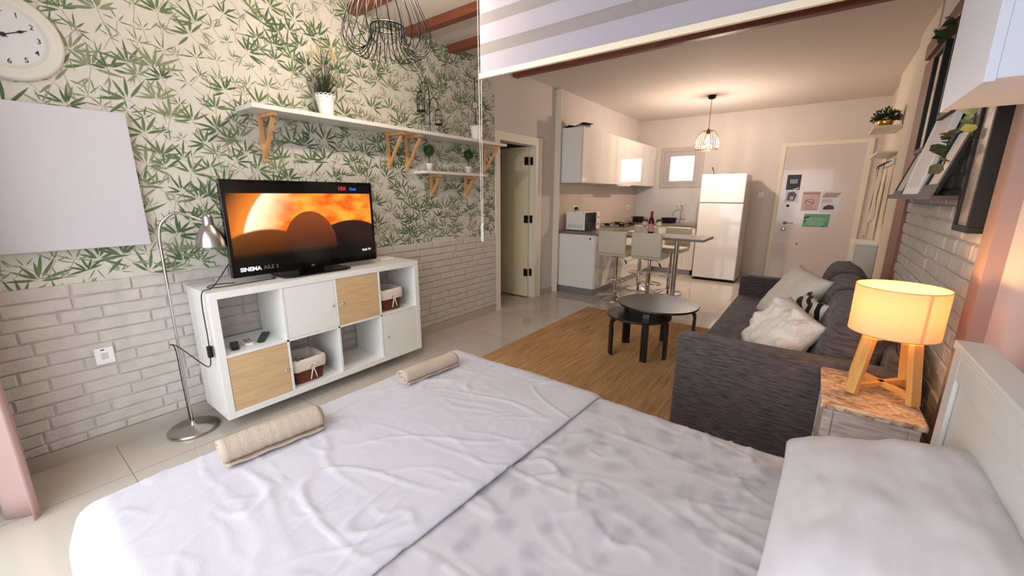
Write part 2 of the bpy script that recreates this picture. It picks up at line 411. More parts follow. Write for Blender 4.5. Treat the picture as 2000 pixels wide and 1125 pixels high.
# wall_front : kitchen end with entrance door and window opening
wx0, wx1, wz0, wz1 = .56, 1.19, 1.60, 2.17
struct('wall_front', MB().box(.05, wx0, YB, YB+.12, 0, ZC).box(wx1, 3.9, YB, YB+.12, 0, ZC).box(wx0, wx1, YB, YB+.12, 0, wz0).box(wx0, wx1, YB, YB+.12, wz1, ZC), white_wall)
# wall_right : bed wall, sofa wall, hall wall
mb = MB(); mb.box(XR, XR+.2, YW-.15, 1.46, 0, ZC)
struct('wall_right', mb, bed_wall)
wr2 = struct('wall_sofa_side', MB().box(3.53, 3.76, 1.49, 3.8, 0, ZC), white_wall)
mb = MB(); mb.box(3.526, 3.53, 1.56, 3.4, 0, 2.4); bricks(mb, 3.527, 1.57, 3.39, 0.0, 2.42, -1, seed=9, prot=.014, pitch=.072)
mb.build('brick_cladding', brick_m, wr2)
MB().box(3.508, 3.70, 1.45, 1.568, 0, ZC).build('pillar_facing', mauve, wr2)
MB().box(3.495, 3.535, 3.37, 3.795, 0, 2.335).build('upright_board', mat('brown_mauve_board', (150,104,88), .6), wr2, bevel=.002)
struct('wall_hall_side', MB().box(3.52, 3.76, 3.8, 4.6, 0, ZC).box(3.56, 3.76, 4.6, 6.1, 0, ZC).box(3.61, 3.8, 6.1, YB, 0, ZC), mat('hall_paint', (218,206,188), .75))
# wall_back : balcony door side behind the photographer
struct('wall_back', MB().box(-.12, .38, YW-.14, YW, 0, ZC).box(3.3, XR+.2, YW-.14, YW, 0, ZC).box(.38, 3.3, YW-.14, YW, 2.4, ZC), white_wall)
wf = struct('window_2', MB().box(.38, .43, YW-.1, YW-.04, 0, 2.4).box(3.25, 3.3, YW-.1, YW-.04, 0, 2.4).box(1.81, 1.87, YW-.1, YW-.04, 0, 2.4).box(.38, 3.3, YW-.1, YW-.04, 2.34, 2.4).box(.38, 3.3, YW-.1, YW-.04, 0, .05), white_lam)
struct('balcony_ground', MB().box(-3, 7, -6, -1.3, -.12, -.02), mat('balcony_floor', (190,186,180), .7))
# beams
for k, y in enumerate((.78, 1.28, 1.81, 2.31, 2.81, 3.33)):
    struct('ceiling_beam', MB().box(0.004, 3.5, y-.035, y+.045, 2.69, ZC), beam_m, bevel=.008)
tag(MB().box(3.468, 3.53, 1.575, 3.66, 2.337, 2.44).build('wall_beam', beam_m, bevel=.006), kind='structure')

# kitchen window
w1 = struct('window_1', MB().box(wx0-.06, wx1+.06, YB-.025, YB, wz0-.07, wz0).box(wx0-.06, wx1+.06, YB-.025, YB, wz1, wz1+.07).box(wx0-.06, wx0, YB-.025, YB, wz0, wz1).box(wx1, wx1+.06, YB-.025, YB, wz0, wz1), grey_frame, bevel=.004)
gx0, gx1, gz0, gz1 = .668, 1.085, 1.65, 2.085
MB().box(wx0, gx0, YB-.02, YB+.03, wz0, wz1).box(gx1, wx1, YB-.02, YB+.03, wz0, wz1).box(gx0, gx1, YB-.02, YB+.03, wz0, gz0).box(gx0, gx1, YB-.02, YB+.03, gz1, wz1).build('window_frame', grey_frame, w1, bevel=.005)
MB().box(gx0, gx1, YB+.0, YB+.004, gz0, gz1).build('pane', translucent('frosted_glass', (250,250,250), .9, .35), w1)
MB().box(.86, .9, YB-.035, YB-.02, wz1-.035, wz1-.01).build('window_latch', grey_frame, w1)
MB().box(.7, .75, YB-.032, YB-.02, wz0-.01, wz0+.012).box(1.0, 1.05, YB-.032, YB-.02, wz0-.01, wz0+.012).build('hinge', grey_frame, w1)
# entrance door with its papers
d2 = tag(MB().box(2.40, 2.458, YB-.03, YB, 0, 2.20).box(3.45, 3.52, YB-.03, YB, 0, 2.20).box(2.458, 3.45, YB-.03, YB, 2.14, 2.20).build('door_2', casing_m, bevel=.004), kind='structure')
dl = MB().box(2.458, 3.45, YB-.018, YB-.002, .01, 2.14).build('door_leaf', mat('entrance_door_white', (216,206,202), .16, coat=.4), d2)
mb = MB(); mb.lathe((2.586, YB-.018, .95), [(.026, 0), (.026, -.008), (.012, -.012), (.012, -.05)], 16, axis='Y').cyl((2.586, YB-.062, .95), (2.70, YB-.062, .952), .008, n=10)
mb.build('door_handle', steel, dl, smooth=True)
MB().lathe((2.582, YB-.018, .848), [(.032, 0), (.032, -.01), (.018, -.014)], 20, axis='Y').build('lock', steel, dl, smooth=True)
MB().lathe((2.79, YB-.018, .618), [(.012, 0), (.012, -.006)], 12, axis='Y').lathe((2.59, YB-.018, 1.225), [(.02, 0), (.02, -.012), (.01, -.016)], 12, axis='Y').build('peephole', black_metal, dl)

# ================================================================ BLIND
bx0, bx1, by = 1.215, 3.44, 1.35
t = thing('zebra_blind', (bx0, by, 2.09), 'raised day and night roller blind with white and sheer bands hanging under the beams', 'blind')
mb = MB(); ms = MB(); z = 2.112; wh = True
while z < 2.68:
    h = .1 if wh else .062
    (mb if wh else ms).box(bx0, bx1, by-.002+(0 if wh else .0005), by+.002-(0 if wh else .0005), z, min(z+h, 2.69)); z += h; wh = not wh
mb.build('fabric_band', blind_w, t); ms.build('sheer_band', blind_s, t)
MB().box(bx0-.004, bx1+.004, by-.012, by+.012, 2.080, 2.112).build('bottom_rail', mat('cream_rail', (240,230,208), .4), t, bevel=.003)
MB().box(bx0-.01, bx1+.01, by-.035, by+.035, 2.69, ZC-.001).build('head_box', white_lam, t, bevel=.004)
mb = MB()
for dx in (-.012, .006): mb.tube([(bx0+dx, by+(-.006 if dx < 0 else .006), 2.69), (bx0+dx-.002, by, 1.9), (bx0+.0+dx*.7, by, 1.18)], .0022, 6)
mb.build('pull_cord', mat('cord_white', (238,234,226), .5), t)
mb = MB()
for k in range(26):
    a = k*2.1; mb.ell((bx0-.003+.006*math.cos(a), by+.006*math.sin(a), 1.19-.0045*k+.02*(k % 3 == 0)*.1), .006, .006, .006, 8, 6)
mb.build('knotted_cord_end', MAT['cord_white'], t, smooth=True)

# ================================================================ SHELVING UNIT (2 x 4 cells)
KD, KY, KZ = .39, 1.47, .08
t = thing('cube_shelf_unit', (.02, 0, .08), 'low white cube shelving unit with wood and white doors under the television', 'shelving unit')
X0 = .022; mb = MB()
mb.box(X0, KD, 0, KY, KZ, KZ+.04).box(X0, KD, 0, KY, .81, .85).box(X0, KD, 0, .04, KZ+.04, .81).box(X0, KD, KY-.04, KY, KZ+.04, .81)
cw = (KY-.08-.048)/4; ch_ = (.69-.016)/2; mb.box(X0+.003, KD-.002, .04, KY-.04, KZ+.04+ch_, KZ+.04+ch_+.016)
for k in (1, 2, 3):
    y = .04+k*cw+(k-1)*.016; mb.box(X0+.003, KD-.002, y, y+.016, KZ+.04, .81)
mb.build('cabinet_body', white_lam, t, bevel=.0015)
def cell(c, r): y = .04+c*(cw+.016); z = KZ+.04+(ch_+.016)*r; return y, y+cw, z, z+ch_
for c, r, m, kn, lab in ((1, 1, white_lam, 1, 'white door, upper row'), (2, 1, oak, 0, 'pale wood door, upper row'), (0, 0, oak, 1, 'pale wood door, lower row'), (3, 0, white_lam, 0, 'white door, lower row')):
    a, b_, z0, z1 = cell(c, r)
    d = MB().box(KD-.02, KD-.003, a+.002, b_-.002, z0+.002, z1-.002).build('door', m, t, bevel=.001); d['label'] = lab
    ky = b_-.03 if kn else a+.03; kz = (z0+z1)/2-.01
    MB().lathe((KD-.004, ky, kz), [(.005, 0), (.004, .012), (.009, .016), (.01, .022), (.006, .026)], 14, axis='X').build('knob', chrome, d, smooth=True)
for y in (.1, 1.33): MB().box(.06, .10, y, y+.04, 0, KZ).build('foot', dark_m, t)
for z in (.11, .79): MB().cyl((.375, -.0008, z), (.375, .001, z), .005, n=10).build('screw_cap', steel, t)
# baskets
def basket(y0, y1, z, x0, x1, lab, h=.16):
    t = thing('wicker_basket', ((x0+x1)/2, (y0+y1)/2, z), lab, 'basket', 'lined wicker baskets in the cube shelves')
    mb = MB(); cx, cy = (x0+x1)/2, (y0+y1)/2
    def ringpt(s, k, N=40, grow=0):
        a = 2*PI*k/N; e = .32
        hx = (x1-x0)/2*(.84+.16*s)+grow; hy = (y1-y0)/2*(.84+.16*s)+grow
        return (cx+math.copysign(abs(math.cos(a))**e, math.cos(a))*hx, cy+math.copysign(abs(math.sin(a))**e, math.sin(a))*hy)
    R = 9; N = 40
    for i in range(R):
        s = i/(R-1); pts = []
        for k in range(N):
            p = ringpt(s, k, N, .003*(1 if (k+i) % 2 else -1)); pts.append((p[0], p[1], z+.009+s*(h-.018)))
        mb.tube(pts, .0085, 6, closed=True)
    mb.prism([ringpt(0, k) for k in range(N)], 'Z', z, z+.006)
    mb.build('wicker_body', brown_wood, t, smooth=True)
    lm = MB(); prof = [(1.0, h*.62, .013), (1.0, h*.8, .016), (1.02, h*1.0, .015), (1.03, h*1.12, .006), (1.0, h*1.1, -.012), (.95, h*.6, -.014), (.85, .02, -.016)]
    K = len(prof); vs = []
    for s, zz, g in prof:
        for k in range(N):
            p = ringpt(s, k, N, g); vs.append((p[0], p[1], z+zz+.004*math.sin(k*1.3)*(1 if zz > h*.9 else .3)))
    fs = [(i*N+k, i*N+(k+1) % N, (i+1)*N+(k+1) % N, (i+1)*N+k) for i in range(K-1) for k in range(N)]
    lm.add(vs, fs); lm.build('cloth_liner', linen, t, smooth=True)
    fx = x1+.02; yb = cy+.01; bm_ = MB()
    for s in (-1, 1):
        bm_.tube([(fx, yb, z+h*.72), (fx+.004, yb+s*.02, z+h*.84), (fx+.004, yb+s*.035, z+h*.74), (fx+.002, yb+s*.018, z+h*.66), (fx, yb, z+h*.72)], .004, 6)
        bm_.tube([(fx, yb, z+h*.72), (fx+.003, yb+s*.012, z+h*.45), (fx+.001, yb+s*.022, z+h*.18)], .0042, 6)
    bm_.build('ribbon_bow', linen, t, smooth=True)
a, b_, z0, z1 = cell(1, 0); basket(a+.02, a+.235, z0+.001, .13, .352, 'brown wicker basket with cloth liner and bow in the lower row of the unit', .155)
a, b_, z0, z1 = cell(3, 1); basket(a+.022, a+.225, z0+.001, .13, .352, 'brown wicker basket with cloth liner and bow in the upper end cell', .155)
# remotes on the open shelf
sz = KZ+.04+ch_+.016+.001
def remote(x, y, ang, L, W, H, m, lab, buttons, cat='remote control', name='remote_control'):
    t = thing(name, (x, y, sz), lab, cat, None); M = Matrix.Translation((x, y, sz)) @ Matrix.Rotation(ang, 4, 'Z')
    mb = MB(); 
    pts = [(-L/2, -W/2*.85), (-L/2+.01, -W/2), (L/2-.012, -W/2*.92), (L/2, -W/2*.6), (L/2, W/2*.6), (L/2-.012, W/2*.92), (-L/2+.01, W/2), (-L/2, W/2*.85)]
    mb.prism(pts, 'Z', 0, H); mb.v = [M @ Vector(p) for p in mb.v]; mb.build('body', m, t, bevel=.003)
    if buttons:
        mb = MB()
        for i in range(8):
            for j in range(3):
                px = -L/2+.02+i*(L-.04)/7; py = (-1+j)*W*.28; mb.box(px-.003, px+.003, py-.004, py+.004, H, H+.0015)
        mb.v = [M @ Vector(p) for p in mb.v]; b = mb.build('keypad', mat('grey_rubber', (96,96,98), .6), t)
    return t
remote(.27, .125, -.25, .13, .045, .018, black_plastic, 'short black remote control nearest the floor lamp on the shelf', True)
remote(.255, .20, -.15, .12, .05, .016, white_lam, 'white remote control lying between two black ones', True)
remote(.235, .30, -.55, .18, .045, .016, black_plastic, 'long slim black remote control on the open shelf', True)

# ================================================================ TELEVISION
t = thing('television', (.2, .67, .85), 'large black flat television showing an orange film scene on the white unit', 'television')
ty0, ty1, tz0, tz1, tx = .178, 1.174, .888, 1.468, .25
MB().box(tx-.035, tx, ty0, ty1, tz0, tz1).build('bezel', black_gloss, t, bevel=.003)
MB().box(tx-.075, tx-.035, ty0+.12, ty1-.12, tz0+.06, tz1-.1).build('back_housing', black_plastic, t, bevel=.01)
MB().box(.17, .215, .60, .76, .862, .93).build('stand_neck', black_gloss, t)
MB().prism([(.05, .50), (.10, .45), (.30, .45), (.325, .50), (.325, .87), (.30, .92), (.10, .92), (.05, .87)], 'Z', .851, .864).build('stand_base', black_gloss, t, bevel=.004)
sy0, sy1, sz0, sz1 = ty0+.022, ty1-.022, tz0+.045, tz1-.02
sm = bpy.data.materials.new('film_picture'); sm.use_nodes = True; nt = sm.node_tree; b = nt.nodes['Principled BSDF']
b.inputs['Base Color'].default_value = (.004,.004,.004,1); b.inputs['Roughness'].default_value = .12
def N(t_, **k):
    n = nt.nodes.new(t_)
    for a, v_ in k.items(): setattr(n, a, v_)
    return n
def mth(op, a, b_=None, clamp=False):
    n = N('ShaderNodeMath', operation=op); n.use_clamp = clamp
    for i, q in enumerate((a, b_)):
        if q is None: continue
        if isinstance(q, (int, float)): n.inputs[i].default_value = q
        else: nt.links.new(q, n.inputs[i])
    return n.outputs[0]
def mix(f, a, b_):
    n = N('ShaderNodeMix', data_type='RGBA'); 
    if isinstance(f, (int, float)): n.inputs[0].default_value = f
    else: nt.links.new(f, n.inputs[0])
    for i, q in ((6, a), (7, b_)):
        if isinstance(q, tuple): n.inputs[i].default_value = q
        else: nt.links.new(q, n.inputs[i])
    return n.outputs[2]
def step(e, x, w_=.02):   # smooth 0..1 across e
    n = N('ShaderNodeMapRange', interpolation_type='SMOOTHSTEP'); nt.links.new(x, n.inputs[0])
    n.inputs[1].default_value = e-w_; n.inputs[2].default_value = e+w_; return n.outputs[0]
gt = N('ShaderNodeTexCoord'); sp = N('ShaderNodeSeparateXYZ'); nt.links.new(gt.outputs['Generated'], sp.inputs[0])
U, V = sp.outputs[1], sp.outputs[2]
def ellm(cx, cy, rx, ry, w_=.03):
    a = mth('DIVIDE', mth('SUBTRACT', U, cx), rx); c_ = mth('DIVIDE', mth('SUBTRACT', V, cy), ry)
    d = mth('SQRT', mth('ADD', mth('MULTIPLY', a, a), mth('MULTIPLY', c_, c_)))
    return mth('SUBTRACT', 1.0, step(1.0, d, w_)), d
nz = N('ShaderNodeTexNoise'); nz.inputs['Scale'].default_value = 7; nz.inputs['Detail'].default_value = 5; nt.links.new(gt.outputs['Generated'], nz.inputs['Vector'])
fire = N('ShaderNodeValToRGB'); nt.links.new(nz.outputs[0], fire.inputs[0])
fire.color_ramp.elements[0].position = .35; fire.color_ramp.elements[0].color = lin((214,84,8)); fire.color_ramp.elements[1].position = .7; fire.color_ramp.elements[1].color = lin((252,170,60))
sunm, sd = ellm(.56, .2, .50, .95, .02)
glow = N('ShaderNodeValToRGB'); nt.links.new(sd, glow.inputs[0])
glow.color_ramp.elements[0].position = .55; glow.color_ramp.elements[0].color = (0,0,0,1); glow.color_ramp.elements[1].position = .98; glow.color_ramp.elements[1].color = (1,1,1,1)
leftm = mth('SUBTRACT', 1.0, step(.32, U, .16)); gl = mth('MULTIPLY', glow.outputs[0], leftm)
sun = mix(gl, fire.outputs[0], lin((255,248,205)))
halo = N('ShaderNodeMapRange'); nt.links.new(sd, halo.inputs[0]); halo.inputs[1].default_value = 1.0; halo.inputs[2].default_value = 1.32; halo.inputs[3].default_value = 1; halo.inputs[4].default_value = 0
sky = mix(halo.outputs[0], lin((36,14,8)), lin((238,128,40)))
base = mix(sunm, sky, sun)
# rounded dark hills in front of the glowing disc
h1, hd1 = ellm(.20, .02, .34, .44, .04); h2, hd2 = ellm(.82, .06, .34, .46, .02); h3, hd3 = ellm(.50, .20, .19, .46, .015)
nz2 = N('ShaderNodeTexNoise'); nz2.inputs['Scale'].default_value = 4; nt.links.new(gt.outputs['Generated'], nz2.inputs['Vector'])
vg = N('ShaderNodeMapRange'); nt.links.new(V, vg.inputs[0]); vg.inputs[1].default_value = .1; vg.inputs[2].default_value = .6
browns = mix(vg.outputs[0], lin((34,14,4)), lin((124,66,20)))
brownc = mix(vg.outputs[0], lin((20,16,14)), lin((122,58,26)))
dark2 = mix(vg.outputs[0], lin((4,3,3)), lin((52,26,22)))
base = mix(h1, base, browns); base = mix(h2, base, dark2); base = mix(h3, base, brownc)
ok = mth('MULTIPLY', step(.16, V, .05), mth('SUBTRACT', 1.0, step(.885, V, .003)))
base = mix(ok, (0.001,0.001,0.001,1), base)
nt.links.new(base, b.inputs['Emission Color']); b.inputs['Emission Strength'].default_value = 1.0
scr = MB().box(tx+.0005, tx+.0015, sy0, sy1, sz0, sz1).build('screen', sm, t)
def scrtext(body, y, z, size, rgb, bold=.0, s=1.0, name='screen_lettering'):
    m = emis('lettering_%s' % body.strip(), rgb, s)
    mb = MB(); text_poly(mb, body, size, (tx+.002, y, z), (0,1,0), (0,0,1), bold=bold); return mb.build(name, m, scr)
scrtext('SINEMA', .222, .922, .034, (240,240,250), .0012, 1)
scrtext('AILE 2', .352, .922, .034, (120,115,118), 0, .6)
scrtext('10X', .90, 1.412, .036, (235,40,70), .0008, .9)
scrtext('Kuki', .99, 1.412, .028, (60,110,235), .0008, .9)
scrtext('Kuki TV', 1.055, .965, .022, (235,235,240), .0008, .9)
mb = MB(); text_poly(mb, 'SEG', .014, (tx+.0008, .655, .902), (0,1,0), (0,0,1)); mb.build('maker_badge', silver_txt, t)
# cable loop on the unit, its own thing
pts = [(.20, .20, .855), (.17, .12, .855), (.2, .06, .855), (.25, .055, .855), (.275, .12, .855), (.27, .22, .855), (.262, .33, .855), (.262, .39, .856)]
def smoothpts(p, n=6):
    p = [Vector(q) for q in p]; out = []
    for i in range(len(p)-1):
        a, b_, c_, d = p[max(i-1, 0)], p[i], p[i+1], p[min(i+2, len(p)-1)]
        for k in range(n):
            u = k/n; out.append(.5*((2*b_)+(-a+c_)*u+(2*a-5*b_+4*c_-d)*u*u+(-a+3*b_-3*c_+d)*u**3))
    out.append(p[-1]); return out
o = MB().tube(smoothpts(pts), .0028, 6).ell((.262, .40, .861), .009, .012, .008, 10, 8).build('power_cable', black_plastic, smooth=True, loc=(.2, .06, .851)); tag(o, 'thin black cable looped on the unit under the television corner', 'cable')
t = thing('router', (.12, 1.36, .85), 'small white router with a brown upright antenna behind the television', 'router')
MB().box(.07, .17, 1.27, 1.40, .851, .868).build('body', white_lam, t, bevel=.005)
MB().box(.065, .08, 1.285, 1.30, .868, 1.0).build('antenna', mat('bronze_plastic', (120,92,66), .5), t, bevel=.002)
MB().tube(smoothpts([(.1, 1.40, .86), (.07, 1.43, .868), (.05, 1.44, .858), (.035, 1.45, .854)]), .002, 6).build('lead', black_plastic, t)

# ================================================================ FLOOR LAMP
t = thing('floor_lamp', (.17, -.12, 0), 'brushed steel reading floor lamp with curved neck and bell shade', 'floor lamp')
MB().lathe((.17, -.12, 0), [(.125, 0), (.127, .004), (.127, .016), (.12, .022), (.02, .03), (.012, .05), (.009, .06)], 48).build('base', steel, t, smooth=True)
pts = smoothpts([(.17, -.12, .04), (.165, -.115, .6), (.163, -.11, 1.05), (.165, -.105, 1.17), (.17, -.085, 1.235), (.18, -.03, 1.28), (.19, .02, 1.27), (.2, .085, 1.236)], 8)
MB().tube(pts, .0075, 12).build('pole', steel, t, smooth=True)
hx, hy = .2, .113; pr = [(.001, .0), (.014, -.002), (.022, -.01), (.026, -.025), (.028, -.05), (.029, -.066), (.036, -.074), (.050, -.094), (.062, -.118), (.071, -.148), (.077, -.187), (.077, -.19), (.074, -.188), (.066, -.14), (.05, -.105), (.02, -.09)]
MB().lathe((hx, hy, 1.275), pr, 40, caps=False).build('lamp_shade', steel, t, smooth=True)
MB().lathe((hx, hy, 1.275), [(.012, -.085), (.02, -.1), (.028, -.125), (.022, -.15), (.004, -.16)], 16).build('bulb', mat('bulb_off', (235,235,235), .3), t, smooth=True)
cord = smoothpts([(.17, -.13, .07), (.174, -.133, .3), (.178, -.135, .52), (.20, -.16, .56), (.235, -.13, .545), (.30, -.05, .43), (.325, -.028, .42), (.345, -.024, .475), (.346, -.02, .60), (.345, -.02, .78), (.36, -.012, .86), (.30, .05, .862), (.24, .12, .91), (.20, .19, .98), (.19, .24, 1.0)], 7)
MB().tube(cord, .003, 6).build('power_cord', black_plastic, t, smooth=True)
MB().box(.332, .36, -.034, -.008, .475, .545).build('cord_switch', black_plastic, t, bevel=.006)

# ================================================================ WALL THINGS, LEFT
o = MB().box(.016, .045, -.93, -.122, 1.11, 1.79).build('blank_canvas', mat('canvas_white', (206,204,210), .85, bump=.1, bscale=400), bevel=.003, loc=(.016, -.5, 1.11)); tag(o, 'large blank white canvas hanging on the leaf wallpaper', 'canvas')
t = thing('wall_clock', (.016, -.474, 2.066), 'round cream wall clock with wide ribbed rim and black numbers', 'clock')
c0 = (.004, -.474, 2.066)
MB().lathe(c0, [(.184, 0), (.186, .012), (.178, .024), (.166, .028), (.158, .024), (.15, .03), (.14, .032), (.132, .026), (.126, .02), (.10, .018), (.001, .018)], 64, axis='X').build('rim', mat('clock_cream', (216,214,204), .5), t, smooth=True)
MB().lathe(c0, [(.126, .018), (.126, .0195), (.001, .0195)], 64, axis='X').build('dial', mat('clock_face', (214,214,214), .6), t)
for h in range(1, 13):
    mb = MB(); a = PI/2-h*PI/6; text_poly(mb, str(h), .030, (.0245, -.474+.105*math.cos(a), 2.066-.0105+.105*math.sin(a)), (0,1,0), (0,0,1), align='CENTER', bold=.0002); mb.build('numeral', ink, t)
def hand(a, L, wd, x):
    mb = MB(); d = Vector((0, math.cos(a), math.sin(a))); n = Vector((0, -math.sin(a), math.cos(a))); o_ = Vector((x, -.474, 2.066))
    pr = [(-.015, wd*.5), (L*.1, wd*.6), (L*.55, wd*.6), (L*.62, wd*1.6), (L*.72, wd*1.9), (L*.8, wd*.8), (L, .0005)]
    pts = [o_+d*s+n*w_ for s, w_ in pr]+[o_+d*s-n*w_ for s, w_ in pr[::-1]]
    mb.add(pts, [tuple(range(len(pts)))]); mb.lathe((x-.003, -.474, 2.066), [(.009, 0), (.009, .005)], 16, axis='X'); return mb.build('clock_hand', ink, t)
hand(PI/2-2.2*PI/6, .085, .0032, .027); hand(PI/2-10.15*PI/6, .06, .0036, .029)
t = thing('wall_outlet', (.016, -.4, .48), 'white plastic wall outlet low on the whitewashed bricks', 'outlet')
MB().box(.012, .026, -.437, -.362, .485, .575).build('plate', white_lam, t, bevel=.003)
MB().box(.026, .0275, -.413, -.386, .512, .548).build('socket_insert', mat('outlet_inner', (205,205,205), .4), t, bevel=.002)
MB().box(.0262, .0268, -.412, -.398, .562, .568).build('marking', ink, t)

def bracket(y, z, arm, drop, x0=.003, lab=None):
    t = thing('shelf_bracket', (x0, y, z-drop), lab, 'shelf bracket', 'pine brackets under the white wall shelves')
    w_ = .028
    MB().box(x0, x0+.02, y-w_/2, y+w_/2, z-drop, z).build('upright', pine, t, bevel=.002)
    MB().box(x0+.02, arm, y-w_/2, y+w_/2, z-.022, z).build('arm', pine, t, bevel=.002)
    MB().beam((x0+.02, y, z-drop+.03), (arm-.03, y, z-.03), .02, .022, up=(0,1,0)).build('brace', pine, t, bevel=.002)
tag(MB().box(.004, .25, .41, 2.872, 1.885, 1.912).build('wall_shelf', mat('shelf_white', (226,224,218), .22), bevel=.002, loc=(.004, .41, 1.885)), 'long white wall shelf high on the leaf wallpaper', 'shelf')
bracket(.545, 1.884, .225, .29, lab='pine bracket under the free end of the long shelf above the television')
bracket(1.53, 1.884, .225, .285, lab='pine bracket of the close pair under the long shelf, nearer the television')
bracket(1.725, 1.884, .225, .285, lab='pine bracket of the close pair under the long shelf, nearer the doorway')
bracket(2.775, 1.884, .225, .27, lab='pine bracket under the doorway end of the long shelf')
tag(MB().box(.004, .17, 1.80, 2.63, 1.570, 1.594).build('wall_shelf', MAT['shelf_white'], bevel=.002, loc=(.004, 1.8, 1.57)), 'short white wall shelf holding two small topiary pots', 'shelf')
bracket(2.0, 1.569, .155, .2, lab='small pine bracket of the short shelf, nearer the television')
bracket(2.47, 1.569, .155, .2, lab='small pine bracket of the short shelf, nearer the doorway')

def lace_pot(t, c, r0, r1, h, m=pot_w):
    mb = MB(); n = 40; prof = [(r0, 0), (r0+(r1-r0)*.5, h*.5), (r1*.98, h*.8), (r1*1.03, h*.82), (r1*1.04, h*.97)]
    mb.lathe(c, prof, n, caps=False)
    # scalloped, pierced-looking rim
    for k in range(14):
        a = 2*PI*k/14; p = (c[0]+r1*1.04*math.cos(a), c[1]+r1*1.04*math.sin(a), c[2]+h*.97)
        ring = [(p[0]+.45*r1*.5*(-math.sin(a))*math.cos(q), p[1]+.45*r1*.5*math.cos(a)*math.cos(q), p[2]+.011*math.sin(q)) for q in [2*PI*i/10 for i in range(10)]]
        mb.tube(ring, .0022, 5, closed=True)
    mb.lathe(c, [(r0, .001), (.001, .001)], n, caps=False)
    mb.lathe(c, [(r1*1.04, h*.9), (r1*.95, h*.88), (.001, h*.88)], n, caps=False)
    mb.cur = 1
    for k in range(10):
        a = 2*PI*(k+.5)/10; rr = r1*1.045; p = Vector((c[0]+rr*math.cos(a), c[1]+rr*math.sin(a), c[2]+h*.88)); tv = Vector((-math.sin(a), math.cos(a), 0))
        mb.add([p+tv*.004*math.cos(q)+Vector((0,0,.004*math.sin(q))) for q in [2*PI*i/8 for i in range(8)]], [tuple(range(8))])
    mb.build('pot', [m, mat('cutout_grey', (110,110,106), .8)], t, smooth=True)
def blade(mb, base, a, L, rise, droop, w_, n=7):
    base = Vector(base); d = Vector((math.cos(a), math.sin(a), 0)); s_ = Vector((-math.sin(a), math.cos(a), 0)); vs = []
    for i in range(n+1):
        u = i/n; p = base+d*(L*(u**1.3))+Vector((0,0,1))*(rise*u-droop*u**2.6); ww = w_*(1-u)**.7+.0003
        vs += [p+s_*ww, p-s_*ww]
    mb.add(vs, [(2*i, 2*i+1, 2*i+3, 2*i+2) for i in range(n)])
t = thing('potted_grass', (.13, .94, 1.912), 'dark green grass plant in a lacy white pot on the long shelf', 'potted plant')
lace_pot(t, (.13, .94, 1.9125), .044, .06, .145)
mb = MB(); r = random.Random(5)
for k in range(170):
    a = r.uniform(0, 2*PI); q = r.random(); L = .04+.24*q**1.5
    if abs(math.cos(a)) > .5 and math.cos(a) < 0: L = min(L, .09)
    blade(mb, (.13+.03*math.cos(a)*r.random(), .94+.03*math.sin(a)*r.random(), 2.03), a, L, r.uniform(.14, .30), r.uniform(0, .22)*q, .0022)
mb.build('grass_blade', grassm, t)
mb = MB()
for k in range(7):
    a = r.uniform(1.2, 2.2) if k % 2 else r.uniform(-1.9, -1.1); b0 = Vector((.13, .94, 2.05)); e = b0+Vector((.02, math.sin(a)*r.uniform(.03, .09), r.uniform(.24, .33)))
    mb.tube([b0, (b0+e)/2+Vector((0, 0, .01)), e], [.0012, .001, .001], 4)
    for q in range(14):
        p = e-Vector((0, 0, .07))*(q/14)+Vector((r.uniform(-.006, .006), r.uniform(-.008, .008), 0)); mb.ell(p, .0035, .0035, .007, 5, 4)
mb.build('seed_head', mat('straw_beige', (190,170,120), .8), t)
# bird cage stand
t = thing('birdcage_stand', (.13, 1.90, 1.912), 'black wire stand with two hanging birdcage lanterns on the long shelf', 'birdcage ornament')
px, py = .13, 1.905
MB().tube(smoothpts([(px, py, 1.915), (px, py, 2.1), (px, py, 2.27), (px, py-.03, 2.325), (px, py-.075, 2.32), (px, py-.095, 2.285)], 6), .004, 8).tube(smoothpts([(px, py, 2.12), (px, py+.02, 2.2), (px, py+.06, 2.225), (px, py+.1, 2.2), (px, py+.105, 2.165)], 6), .0035, 8).tube([(px-.05, py, 1.9145), (px+.05, py, 1.9145)], .003, 6).tube([(px, py-.05, 1.9145), (px, py+.05, 1.9145)], .003, 6).build('stand', black_metal, t, smooth=True)
def cage(cy, zb, h, r_):
    mb = MB(); c = (px, cy, zb)
    mb.lathe(c, [(r_*1.05, 0), (r_*1.05, .012), (.001, .012)], 20)
    for k in range(12):
        a = 2*PI*k/12; pts = [(px+r_*math.cos(a)*f, cy+r_*math.sin(a)*f, zb+z_) for f, z_ in ((1, .01), (1, h*.6), (.9, h*.76), (.6, h*.88), (.08, h*.95))]
        mb.tube(pts, .002, 4)
    for z_ in (h*.3, h*.58): mb.tube([(px+r_*math.cos(2*PI*k/20), cy+r_*math.sin(2*PI*k/20), zb+z_) for k in range(20)], .0022, 5, closed=True)
    mb.tube([(px, cy+.012*math.cos(q), zb+h+.004+.012*math.sin(q)) for q in [2*PI*i/12 for i in range(12)]], .0014, 5, closed=True)
    mb.ell((px, cy, zb+h*.95), .006, .006, .006, 8, 6)
    mb.build('birdcage', black_metal, t)
    MB().cyl((px, cy, zb+.013), (px, cy, zb+.05), .012, n=12).build('candle', mat('tea_candle', (206,196,176), .6), t)
cage(py-.095, 2.085, .175, .035); cage(py+.105, 2.0, .145, .033)
t = thing('potted_orchid', (.13, 2.52, 1.912), 'slim dark orchid stem with one pale bloom in a lacy white pot', 'potted plant')
lace_pot(t, (.13, 2.52, 1.9125), .045, .058, .145)
MB().tube(smoothpts([(.13, 2.52, 2.04), (.13, 2.515, 2.2), (.13, 2.505, 2.36), (.135, 2.50, 2.5)]), .004, 6).build('stem', black_metal, t)
